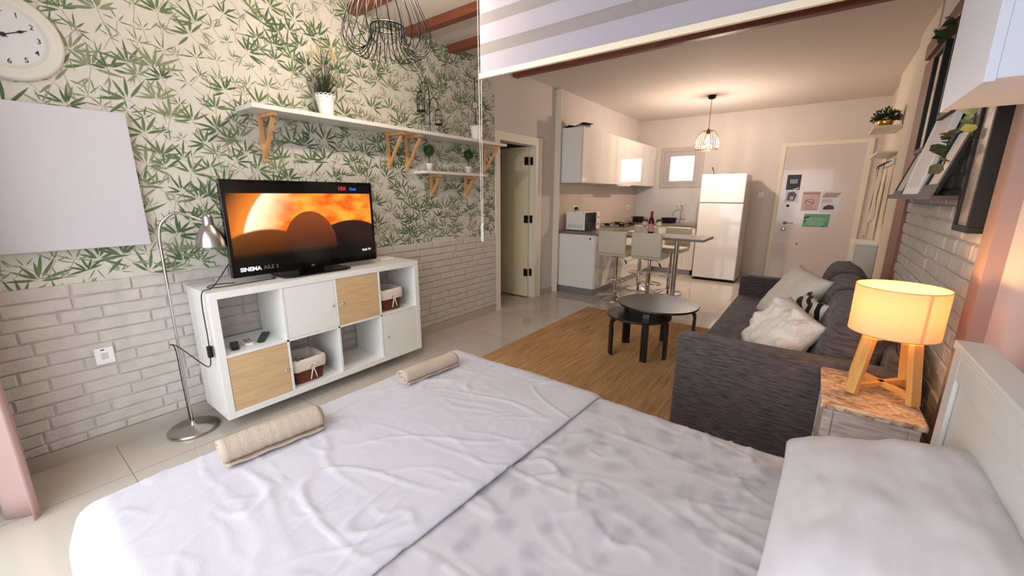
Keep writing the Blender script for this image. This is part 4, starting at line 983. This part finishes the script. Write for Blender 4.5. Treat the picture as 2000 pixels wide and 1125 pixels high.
# zebra cushion
zm = mat('zebra_print', (232,228,222), .9); nt = zm.node_tree; b = nt.nodes['Principled BSDF']
tcz = nt.nodes.new('ShaderNodeTexCoord'); wv = nt.nodes.new('ShaderNodeTexWave'); wv.inputs['Scale'].default_value = 6; wv.inputs['Distortion'].default_value = 5; wv.inputs['Detail'].default_value = 1; wv.inputs['Detail Scale'].default_value = 1.2
rr = nt.nodes.new('ShaderNodeValToRGB'); rr.color_ramp.interpolation = 'CONSTANT'; rr.color_ramp.elements[1].position = .5; rr.color_ramp.elements[0].color = lin((18,15,15)); rr.color_ramp.elements[1].color = lin((220,210,204))
nt.links.new(tcz.outputs['Object'], wv.inputs[0]); nt.links.new(wv.outputs[0], rr.inputs[0]); nt.links.new(rr.outputs[0], b.inputs['Base Color'])
throw('throw_pillow', (2.985, 2.35, .60), math.radians(-35), math.radians(0), math.radians(-75), .42, .40, .12, zm, 'black and white zebra print cushion between the two pale ones', 8)
throw('throw_pillow', (2.92, 2.0, .60), math.radians(-36), math.radians(10), math.radians(-62), .40, .38, .18, plush_w, 'crumpled white plush cushion at the near end of the sofa', 2, .02, .05)

# ================================================================ NIGHTSTAND + LAMP
NZ = .61
t = thing('nightstand', (3.26, 1.35, 0), 'whitewashed wooden nightstand with a worn brown top beside the bed', 'nightstand')
topm = mat('worn_wood_top', (206,182,158), .5); nt = topm.node_tree; b = nt.nodes['Principled BSDF']
tcn = nt.nodes.new('ShaderNodeTexCoord'); mpn = nt.nodes.new('ShaderNodeMapping'); mpn.inputs['Scale'].default_value = (9, 20, 9); mpn.inputs['Rotation'].default_value = (0, 0, .3)
nn = nt.nodes.new('ShaderNodeTexNoise'); nn.inputs['Scale'].default_value = 1.6; nn.inputs['Detail'].default_value = 6; nn.inputs['Distortion'].default_value = 2.5
rr = nt.nodes.new('ShaderNodeValToRGB'); rr.color_ramp.elements[0].position = .38; rr.color_ramp.elements[1].position = .62; rr.color_ramp.elements[0].color = lin((150,104,66)); rr.color_ramp.elements[1].color = lin((220,198,172))
nt.links.new(tcn.outputs['Object'], mpn.inputs[0]); nt.links.new(mpn.outputs[0], nn.inputs['Vector']); nt.links.new(nn.outputs[0], rr.inputs[0]); nt.links.new(rr.outputs[0], b.inputs['Base Color'])
nx0, nx1, ny0, ny1 = 3.112, 3.408, 1.13, 1.553
MB().box(nx0, nx1, ny0, ny1, NZ-.022, NZ).build('top', topm, t, bevel=.004)
for x in (nx0+.012, nx1-.042):
    for y in (ny0+.012, ny1-.042): MB().box(x, x+.03, y, y+.03, 0, NZ-.022).build('leg', wash_wood, t, bevel=.003)
MB().box(nx0+.042, nx1-.042, ny0+.018, ny0+.03, .34, NZ-.03).build('drawer', wash_wood, t, bevel=.003)
MB().box(nx0+.016, nx0+.03, ny0+.042, ny1-.042, .30, NZ-.03).box(nx1-.03, nx1-.016, ny0+.042, ny1-.042, .30, NZ-.03).box(nx0+.042, nx1-.042, ny1-.03, ny1-.018, .3, NZ-.03).box(nx0+.03, nx1-.03, ny0+.03, ny1-.03, .30, .315).build('side_panel', wash_wood, t)
MB().box(nx0+.042, nx1-.042, ny0+.015, ny0+.035, NZ-.04, NZ-.022).build('rail', wash_wood, t)
t = thing('table_lamp', (3.30, 1.385, NZ), 'lit table lamp with a drum shade on a four-legged wooden base', 'table lamp')
lx, ly = 3.306, 1.385; tops = []
feet = [(3.205, 1.285), (3.385, 1.285), (3.385, 1.485), (3.225, 1.485)]
cx_, cy_ = sum(f[0] for f in feet)/4, sum(f[1] for f in feet)/4
for fx, fy in feet:
    p0 = Vector((fx, fy, NZ+.007)); p1 = Vector((cx_+(fx-cx_)*.72, cy_+(fy-cy_)*.72, NZ+.235)); d_ = Vector((fx-cx_, fy-cy_, 0)).normalized()
    MB().beam(p0, p1, .04, .022, up=Vector((d_.x, d_.y, 0))).build('leg', lampwood, t, bevel=.002)
for (a, b_) in ((0, 2), (1, 3)):
    A = Vector((*feet[a], NZ+.035)); B = Vector((*feet[b_], NZ+.035)); A2 = A+(B-A)*.05; B2 = B+(A-B)*.05
    MB().beam(A2, B2, .022, .018).build('cross_bar', lampwood, t, bevel=.001)
    A = Vector((cx_+(feet[a][0]-cx_)*.75, cy_+(feet[a][1]-cy_)*.75, NZ+.232)); B = Vector((cx_+(feet[b_][0]-cx_)*.75, cy_+(feet[b_][1]-cy_)*.75, NZ+.232))
    MB().beam(A, B, .022, .016).build('top_bar', lampwood, t, bevel=.001)
MB().cyl((cx_, cy_, NZ+.235), (cx_, cy_, NZ+.30), .02, n=16).build('lamp_holder', white_lam, t)
SR = .136; sh0, sh1 = .862, 1.044
mb = MB(); mb.lathe((cx_, cy_, 0), [(SR, sh0), (SR, sh1)], 64, caps=False).lathe((cx_, cy_, 0), [(SR-.002, sh0), (SR-.002, sh1)], 64, caps=False)
mb.build('lamp_shade', shade_m, t, smooth=True)
mb = MB(); mb.grid(lambda u, v: (cx_+(SR+.0006)*math.cos(-1.12+.08*u), cy_+(SR+.0006)*math.sin(-1.12+.08*u), sh0+(sh1-sh0)*v), 3, 1); mb.build('shade_seam', shade_m, t)
mb = MB()
for z_ in (sh0, sh1): mb.tube([(cx_+SR*math.cos(2*PI*i/64), cy_+SR*math.sin(2*PI*i/64), z_) for i in range(64)], .0018, 5, closed=True)
for k in range(3):
    a = 2*PI*k/3; mb.tube([(cx_+.02*math.cos(a), cy_+.02*math.sin(a), sh0+.05), (cx_+(SR-.003)*math.cos(a), cy_+(SR-.003)*math.sin(a), sh0+.002)], .0012, 4)
mb.build('shade_ring', mat('shade_trim', (214,170,110), .6), t)
MB().lathe((cx_, cy_, .94), [(.014, -.03), (.02, -.015), (.03, .012), (.028, .03), (.012, .045), (.001, .047)], 20).build('bulb', emis('table_lamp_glow', (255,205,140), 45), t, smooth=True)
lamp_point('table_lamp_light', (cx_, cy_, .985), 4.4, tuple(lin((255,190,110))[:3]), .03)
MB().tube(smoothpts([(3.33, 1.44, .845), (3.335, 1.50, .80), (3.35, 1.535, .74), (3.385, 1.52, .69), (3.40, 1.53, .64), (3.415, 1.56, .60), (3.43, 1.555, .5)]), .0022, 6).build('power_cord', black_plastic, t)

# ================================================================ BED
BX0, BX1, BY0, BY1, BZ = 1.43, 3.38, -.67, .865, .51
t = thing('bed', (2.4, .08, 0), 'white double bed frame with a tall panelled headboard', 'bed')
MB().box(3.40, 3.44, -.78, 1.0, .1, .935).build('headboard', head_m, t, bevel=.003)
MB().box(3.385, 3.46, -.79, 1.012, .935, .962).box(3.388, 3.40, .93, 1.0, .1, .935).box(3.388, 3.40, -.78, .93, .86, .935).build('headboard_frame', head_m, t, bevel=.004)
MB().box(BX0-.03, 3.39, BY1-.03, BY1+.0, .12, .36).box(BX0-.03, 3.39, BY0+.0, BY0+.03, .12, .36).box(BX0-.06, BX0-.02, BY0-.01, BY1+.005, .12, .36).build('side_rail', head_m, t, bevel=.003)
for x, y in ((BX0-.05, BY0+.01), (BX0-.05, BY1-.05), (3.34, BY0+.01), (3.34, BY1-.05)): MB().box(x, x+.04, y, y+.04, 0, .12).build('leg', head_m, t)
MB().box(BX0, BX1, BY0+.005, BY1-.005, .30, .49).build('mattress', pillow_m, t, bevel=.05, seg=4, smooth=True)
def drape(x0, x1, y0, y1, z, hangs, rad, amp, seed, nx, ny, sheet_curl=False):
    # hangs = (foot, head, near, far) lengths of cloth over each side
    hf, hh, hn, hr = hangs
    def prof(s, lo, hi, hlo, hhi):
        # s in metres along cloth ; returns (coord, drop)
        if s < lo+rad and hlo > 0:
            d = lo+rad-s; q = rad*PI/2
            if d < q: a = d/rad; return lo+rad-rad*math.sin(a), rad*(1-math.cos(a))
            return lo-.0-(d-q)*.10, rad+(d-q)
        if s > hi-rad and hhi > 0:
            d = s-(hi-rad); q = rad*PI/2
            if d < q: a = d/rad; return hi-rad+rad*math.sin(a), rad*(1-math.cos(a))
            return hi+(d-q)*.10, rad+(d-q)
        return s, 0
    X0_, X1_ = x0-hf, x1+hh; Y0_, Y1_ = y0-hn, y1+hr
    def fn(u, v):
        sx = X0_+(X1_-X0_)*u; sy = Y0_+(Y1_-Y0_)*v
        x, dx = prof(sx, x0, x1, hf, hh); y, dy = prof(sy, y0, y1, hn, hr)
        drop = (dx**2+dy**2)**.5
        P_ = Vector((sx, sy, seed))
        w1_ = noise.noise(Vector((sx*1.6+sy*1.1, sy*2.1-sx*.7, seed)))*amp*1.1
        rid = 0
        for k, (fx, fy, off, wd) in enumerate(((2.1, 5.2, 3.1, .04), (4.3, 1.7, 9.4, .03), (3.1, 3.3, 15.2, .03), (6.3, 2.2, 27, .035), (2.4, 7.5, 33, .03), (5.5, 6.5, 41, .035), (1.2, 3.1, 52, .02))):
            n_ = noise.noise(Vector((sx*fx+off, sy*fy-off, seed+k)))
            msk = max(0, noise.noise(Vector((sx*2.3-off, sy*2.3+off, seed+k*2)))+.12)
            rid += math.exp(-(n_/wd)**2)*msk
        fine = noise.noise(Vector((sx*22, sy*30, seed)))*.12+noise.noise(Vector((sx*9, sy*7, seed+4)))*.35
        zz = z-drop+w1_+amp*(rid*1.5+fine)
        fl = min(1, drop/.1)
        wob = .018*fl*math.sin(sy*16+sx*13+noise.noise(P_*3)*3)
        return (x+(wob if dx > dy else 0)*(-1 if dx > 0 else 1), y+(wob if dy >= dx else 0), zz)
    mb = MB(); mb.grid(fn, nx, ny); return mb
mb = drape(2.10, 3.385, BY0, BY1, .505, (0, 0, .2, .2), .055, .0062, 5.0, 150, 200)
duv = mb.build('duvet', dm, smooth=True, loc=(2.4, .08, .5)); sld = duv.modifiers.new('thick', 'SOLIDIFY'); sld.thickness = .008; sld.offset = -1
tag(duv, 'wrinkled pale grey duvet with faint floral print on the head half of the bed', 'duvet')
def edge_x(y): return 2.335
mb = drape(BX0-.02, 2.295, BY0-.012, BY1+.012, .528, (.30, 0, .28, .24), .075, .0052, 11.0, 190, 220)
# roll the cloth end down at its hem
nv = 221
for j in range(nv):
    i = 190; idx = i*nv+j; x, y, z_ = mb.v[idx]; skew = (.335-.0)*0
for idx, (x, y, z_) in enumerate(mb.v):
    sk = max(0, (x-1.7)/(2.295-1.7)); x2 = x+sk*(.05*(y+.3)-.01)
    e = max(0, (x-2.26)/.035); mb.v[idx] = (x2, y, z_-.012*e**2)
top = mb.build('top_sheet', sheet_m, smooth=True, loc=(1.9, .08, .5)); sld = top.modifiers.new('thick', 'SOLIDIFY'); sld.thickness = .006; sld.offset = -1
tag(top, 'plain pale grey folded coverlet spread over the foot half of the bed', 'coverlet')
# towels rolled on the bed
def towel(x0, y0, x1, y1, r_, z, lab, ribs):
    A = Vector((x0, y0, z+r_)); B = Vector((x1, y1, z+r_)); d = (B-A).normalized(); s_ = d.cross(Vector((0,0,1))).normalized(); up = Vector((0,0,1))
    t = thing('rolled_towel', (A+B)/2-Vector((0,0,r_)), lab, 'towel', 'rolled towels on the bed')
    mb = MB(); turns = 3.2; n = 110; vs = []; L = (B-A).length; M_ = 26
    for j in range(M_+1):
        v_ = j/M_
        for i in range(n+1):
            u = i/n; a = u*turns*2*PI+PI*1.25; rad = r_*(.22+.78*u)
            rb = (.0016*math.sin(j*2.4) if ribs else 0)
            w_ = .003*noise.noise(Vector((v_*4, a*.6, r_*50)))
            rad2 = rad+w_+rb*(u > .7)
            e = .006*math.sin(a*.5+1)*(1 if v_ in (0, 1) else 0)+(1-u)*.012*(1 if v_ > .5 else -1)*0
            p = A+d*(L*v_+e)+s_*math.cos(a)*rad2*1.08+up*math.sin(a)*rad2*.92
            vs.append(p)
    fs = [(j*(n+1)+i, j*(n+1)+i+1, (j+1)*(n+1)+i+1, (j+1)*(n+1)+i) for j in range(M_) for i in range(n)]
    mb.add(vs, fs); o = mb.build('towel_roll', towel_m, t, smooth=True); m_ = o.modifiers.new('thick', 'SOLIDIFY'); m_.thickness = .007; m_.offset = -1
    # loose flap lying on the bed
    mb = MB()
    a_end = turns*2*PI+PI*1.25; p_end = s_*math.cos(a_end)*r_*1.08+up*math.sin(a_end)*r_*.92
    mb.grid(lambda u, v: A+d*(L*(.01+.98*u))+s_*(r_*(.1+1.15*v))+up*(-r_+.004+.002*math.sin(u*20)*v+ .006*v), 24, 6)
    o = mb.build('towel_hem', towel_m, t, smooth=True); m_ = o.modifiers.new('thick', 'SOLIDIFY'); m_.thickness = .006
towel(1.565, -.355, 1.60, -.045, .042, .527, 'thick ribbed beige towel roll nearer the window side of the bed foot', True)
towel(1.575, .36, 1.60, .67, .034, .527, 'thinner smooth beige towel roll nearer the shelving unit corner of the bed', False)
# pillow
M = Matrix.Translation((3.21, .50, .635)) @ Euler((math.radians(90-0), 0, 0)).to_matrix().to_4x4()
M = Matrix.Translation((3.225, .44, .645)) @ Matrix.Rotation(math.radians(-2), 4, 'Z') @ Matrix.Rotation(math.radians(-17), 4, 'Y') @ Matrix.Rotation(math.radians(90), 4, 'X')
mb = MB(); mb.cushion(.45, .72, .17, 40, M, .005, 21, pinch=.045, ex=3.2)
o = mb.build('bed_pillow', pillow_m, smooth=True, weld=True, loc=(3.2, .45, .56)); tag(o, 'large plain white pillow lying against the headboard', 'pillow')

# ================================================================ RIGHT WALL THINGS
t = thing('wall_cupboard', (3.43, 1.16, 1.67), 'white box-shaped wall cupboard hanging over the table lamp', 'cupboard')
MB().box(3.3178, 3.554, .9202, 1.4098, 1.674, 2.45).build('cupboard_body', ac_m, t, bevel=.002)
MB().box(3.296, 3.3175, .92, 1.41, 1.668, 2.45).build('door', ac_m, t, bevel=.001)
# picture ledge
tag(MB().box(3.385, 3.511, 1.82, 3.30, 1.365, 1.385).box(3.385, 3.393, 1.82, 3.30, 1.385, 1.393).build('picture_ledge', mat('dark_ledge', (74,62,60), .5), bevel=.001, loc=(3.4, 2.4, 1.365)), 'narrow dark picture ledge on the brick wall above the sofa', 'ledge')
def leaning(y0, y1, h, m, face, lab, name='leaning_frame', xb=3.405, fw=.03, mat_border=None, xt=3.498, th=.016):
    t = thing(name, (xb, (y0+y1)/2, 1.386), lab, 'picture frame', 'frames leaning on the picture ledge')
    z0 = 1.387; z1 = z0+h; dx = xt-xb
    def P(z): return xb+dx*(z-z0)/h
    def slab(a, b_, za, zb, off, tk):
        return [(P(za)-off, a, za), (P(za)-off, b_, za), (P(za)-off+tk, b_, za), (P(za)-off+tk, a, za), (P(zb)-off, a, zb), (P(zb)-off, b_, zb), (P(zb)-off+tk, b_, zb), (P(zb)-off+tk, a, zb)]
    F = [(0,3,2,1),(4,5,6,7),(0,1,5,4),(1,2,6,5),(2,3,7,6),(3,0,4,7)]
    mb = MB(); mb.add(slab(y0, y1, z0, z0+fw, 0, th), F).add(slab(y0, y1, z1-fw, z1, 0, th), F).add(slab(y0, y0+fw, z0+fw, z1-fw, 0, th), F).add(slab(y1-fw, y1, z0+fw, z1-fw, 0, th), F)
    mb.build('frame', m, t, bevel=.0015)
    mb = MB(); mb.add(slab(y0+fw, y1-fw, z0+fw, z1-fw, -.006, .003), F); mb.build('picture', face, t)
    return t
pic_grey = mat('print_greybrown', (168,150,138), .4); pic_white = mat('mount_white', (222,220,224), .5)
leaning(2.84, 3.20, .34, frame_black, pic_grey, 'small black frame with a grey print at the hall end of the ledge', xb=3.40)
leaning(2.30, 2.80, .50, white_lam, pic_white, 'tall white frame in the middle of the ledge', xb=3.402, fw=.045, th=.028)
leaning(1.90, 2.27, .34, frame_black, mirror_m, 'low black frame with reflecting glass at the bed end of the ledge', xb=3.402, fw=.05)
def hung(name, y0, y1, z0, z1, fw, depth, m, face, lab, cat='picture frame', xw=3.512):
    t = thing(name, (xw-depth, (y0+y1)/2, z0), lab, cat)
    x0 = xw-depth
    MB().box(x0, xw, y0, y1, z0, z0+fw).box(x0, xw, y0, y1, z1-fw, z1).box(x0, xw, y0, y0+fw, z0+fw, z1-fw).box(x0, xw, y1-fw, y1, z0+fw, z1-fw).build('frame', m, t, bevel=.002)
    MB().box(x0+.012, x0+.015, y0+fw, y1-fw, z0+fw, z1-fw).build('glass_face', face, t); return t
hung('wall_mirror', 3.0, 3.33, 1.66, 2.30, .03, .035, frame_black, mirror_m, 'narrow black-framed mirror highest on the brick wall by the hall', 'mirror')
hung('wall_picture', 2.1, 2.70, 1.80, 2.31, .03, .045, frame_black, pic_white, 'black frame with white mount above the picture ledge')
hung('shadow_box_frame', 1.575, 1.80, 1.243, 1.98, .024, .046, frame_black, mat('faded_print', (196,182,170), .25, rgb2=(150,134,124), vscale=14), 'deep black box frame hanging just beside the table lamp shade')
# leafy garlands
def leafy(name, pts, lab, m, n, sz, seed):
    t = thing(name, pts[0], lab, 'artificial plant'); r = random.Random(seed)
    sp_ = smoothpts(pts, 8); MB().tube(sp_, .003, 6).build('vine', mat('vine_brown', (78,66,44), .7), t)
    mb = MB()
    for k in range(n):
        p = sp_[int((k+.5)/n*(len(sp_)-1))]; d = Vector((r.uniform(-1, -.1), r.uniform(-1, 1), r.uniform(-.7, .8))).normalized(); s_ = d.cross(Vector((r.uniform(-1,1), r.uniform(-1,1), 1))).normalized()
        L = sz*r.uniform(.7, 1.2); W = L*.38; up_ = d.cross(s_)*L*.12
        vs = [p, p+d*L*.25+s_*W*.8, p+d*L*.6+s_*W, p+d*L, p+d*L*.6-s_*W, p+d*L*.25-s_*W*.8, p+d*L*.5+up_]
        mb.add(vs, [(0,1,6),(1,2,6),(2,3,6),(3,4,6),(4,5,6),(5,0,6)])
    mb.build('leaf', m, t, smooth=True); return t
leafy('trailing_vine', [(3.42, 1.62, 1.75), (3.42, 1.60, 1.68), (3.42, 1.58, 1.60)], 'pale green leaf sprig hanging beside the deep black box frame', paleleaf, 5, .05, 3)
leafy('leaf_garland', [(3.45, 3.0, 2.33), (3.45, 2.88, 2.30), (3.45, 2.74, 2.27), (3.45, 2.6, 2.30)], 'dark leaf garland draped over the upper black frames', leafg, 26, .06, 5)
leafy('leaf_sprig', [(3.42, 1.93, 1.52), (3.42, 1.95, 1.60), (3.42, 1.93, 1.66)], 'dull green leaf sprig standing between white and box frames', mat('sage_leaf', (104,108,70), .6), 10, .07, 9)
# hall shelves
sw = mat('hall_shelf_white', (228,220,206), .5)
SX = 3.558
for z_, a, b_, x0_, lab in ((2.058, 5.0, 5.62, 3.338, 'upper small white hall shelf carrying the gold pot plant'), (1.81, 5.0, 5.9, 3.40, 'lower small white hall shelf above the coat hooks')):
    tag(MB().box(x0_, SX, a, b_, z_, z_+.02).build('hall_shelf', sw, bevel=.001, loc=(x0_, a, z_)), lab, 'shelf', 'small white hall shelves')
t = thing('gold_pot_plant', (3.43, 5.2, 2.078), 'bushy dark green plant in a shiny gold pot on the hall shelf', 'potted plant')
MB().lathe((3.43, 5.17, 2.079), [(.05, 0), (.062, .008), (.066, .06), (.064, .075), (.058, .07), (.001, .066)], 28).build('pot', gold, t, smooth=True)
mb = MB(); r = random.Random(12)
for k in range(420):
    d = Vector((r.gauss(0,1), r.gauss(0,1), abs(r.gauss(0,.9))-.25)).normalized(); c_ = Vector((3.43, 5.17, 2.16)); rr_ = r.uniform(.03, .11); p = c_+Vector((d.x*rr_, d.y*rr_, d.z*rr_*.9)); s_ = d.orthogonal().normalized(); s_ = (Matrix.Rotation(r.uniform(0, 6.28), 3, d) @ s_)*.008; q = p+d*r.uniform(.025, .04)
    mb.add([p-d*.005, p+d*.012+s_, q, p+d*.012-s_], [(0,1,2,3)])
mb.build('foliage', leafg, t)
t = thing('coat_rack', (3.5, 5.4, 1.78), 'white wall coat rack below the hall shelves', 'coat rack')
MB().box(3.54, SX, 5.02, 5.95, 1.70, 1.76).build('rail', sw, t, bevel=.002)
for y in (5.12, 5.35, 5.58, 5.8): MB().tube([(3.54, y, 1.735), (3.50, y, 1.73), (3.48, y, 1.70), (3.485, y, 1.68), (3.495, y, 1.685)], .005, 6).build('hook', black_metal, t)
def hanging(name, y, w_, ztop, zbot, m, lab, cat, x=3.475, d=.03):
    t = thing(name, (x, y, ztop), lab, cat); mb = MB()
    def f(u, v):
        s = math.sin(u*PI); ww = w_*(.25+.75*min(1, v*5)); return (x-d*s*(.5+.5*v)+.006*math.sin(v*9+u*14), y+(u-.5)*ww, ztop+(zbot-ztop)*v+.015*math.sin(u*9)*v)
    mb.grid(f, 14, 20); mb.grid(lambda u, v: Vector(f(u, v))+Vector((.02*math.sin(u*PI)+.004, 0, 0)), 14, 20); mb.build('cloth', m, t, smooth=True)
hanging('hanging_scarf', 5.12, .12, 1.68, 1.12, mat('cream_scarf', (226,212,188), .9), 'cream scarf hanging from the hall coat rack', 'scarf')
hanging('hanging_jacket', 5.60, .18, 1.68, .92, mat('stone_coat', (198,186,170), .9), 'stone coloured jacket hanging deepest on the hall coat rack', 'jacket')
t = thing('folded_umbrella', (3.49, 5.35, 1.68), 'thin folded black umbrella hanging between scarf and jacket', 'umbrella')
MB().lathe((3.49, 5.36, 1.24), [(.004, 0), (.016, .1), (.02, .3), (.008, .36), (.005, .42)], 12).build('canopy', black_plastic, t)
t = thing('white_hall_cabinet', (3.47, 5.0, 0), 'plain low white cabinet against the hall wall behind the sofa', 'cabinet')
MB().box(3.37, 3.556, 5.0, 5.55, .05, .865).build('cabinet_body', mat('cab_greenwhite', (212,216,210), .4), t, bevel=.003)
MB().box(3.36, SX, 4.99, 5.56, .867, .885).build('top', white_lam, t, bevel=.002)
MB().box(3.38, 3.55, 5.01, 5.54, 0, .049).build('plinth', white_lam, t)
bx_, by__ = 3.25, 4.25
t = thing('white_side_stand', (bx_, by__, 0), 'narrow white stand between the sofa arm and the hall cabinet', 'stand')
MB().box(bx_-.07, bx_+.07, by__-.07, by__+.07, .02, .565).build('body', white_lam, t, bevel=.003)
MB().box(bx_-.075, bx_+.075, by__-.075, by__+.075, .565, .58).build('top', white_lam, t, bevel=.002)
MB().box(bx_-.06, bx_+.06, by__-.06, by__+.06, 0, .02).build('plinth', dark_m, t)
t = thing('spray_bottle', (bx_, by__, .581), 'white bottle with a small dark blue label standing behind the far sofa arm', 'bottle')
MB().lathe((bx_, by__, .581), [(.035, 0), (.037, .01), (.037, .11), (.015, .15), (.015, .18), (.001, .18)], 20).build('bottle_body', pot_w, t, smooth=True)
MB().box(bx_-.02, bx_+.012, by__-.039, by__-.036, .62, .68).build('label', mat('navy_label', (50,44,96), .5), t)

# ================================================================ CURTAIN
def curtain(x0, x1, y, z1, lab, seed, flare, waves):
    mb = MB()
    def f(u, v):
        x = x0+(x1-x0)*u; a = u*waves*2*PI; amp = .028+.02*(1-v)
        xx = x+flare*(1-v)**3*(u-.2); return (xx, y+amp*math.sin(a)+.01*noise.noise(Vector((u*4, v*3, seed))), .006+v*(z1-.006))
    mb.grid(f, 60, 24); o = mb.build('curtain', curtain_m, smooth=True, loc=(x0, y, 0)); m_ = o.modifiers.new('thick', 'SOLIDIFY'); m_.thickness = .002
    tag(o, lab, 'curtain')
curtain(.06, .40, -.80, 2.5, 'thin pink floor-length curtain gathered at the balcony door', 2, .10, 2.4)
tag(MB().cyl((.02, -.8, 2.52), (3.5, -.8, 2.52), .012, n=12).build('curtain_rod', white_lam, loc=(.02, -.8, 2.52)), 'white curtain rod above the balcony door', 'curtain rod')
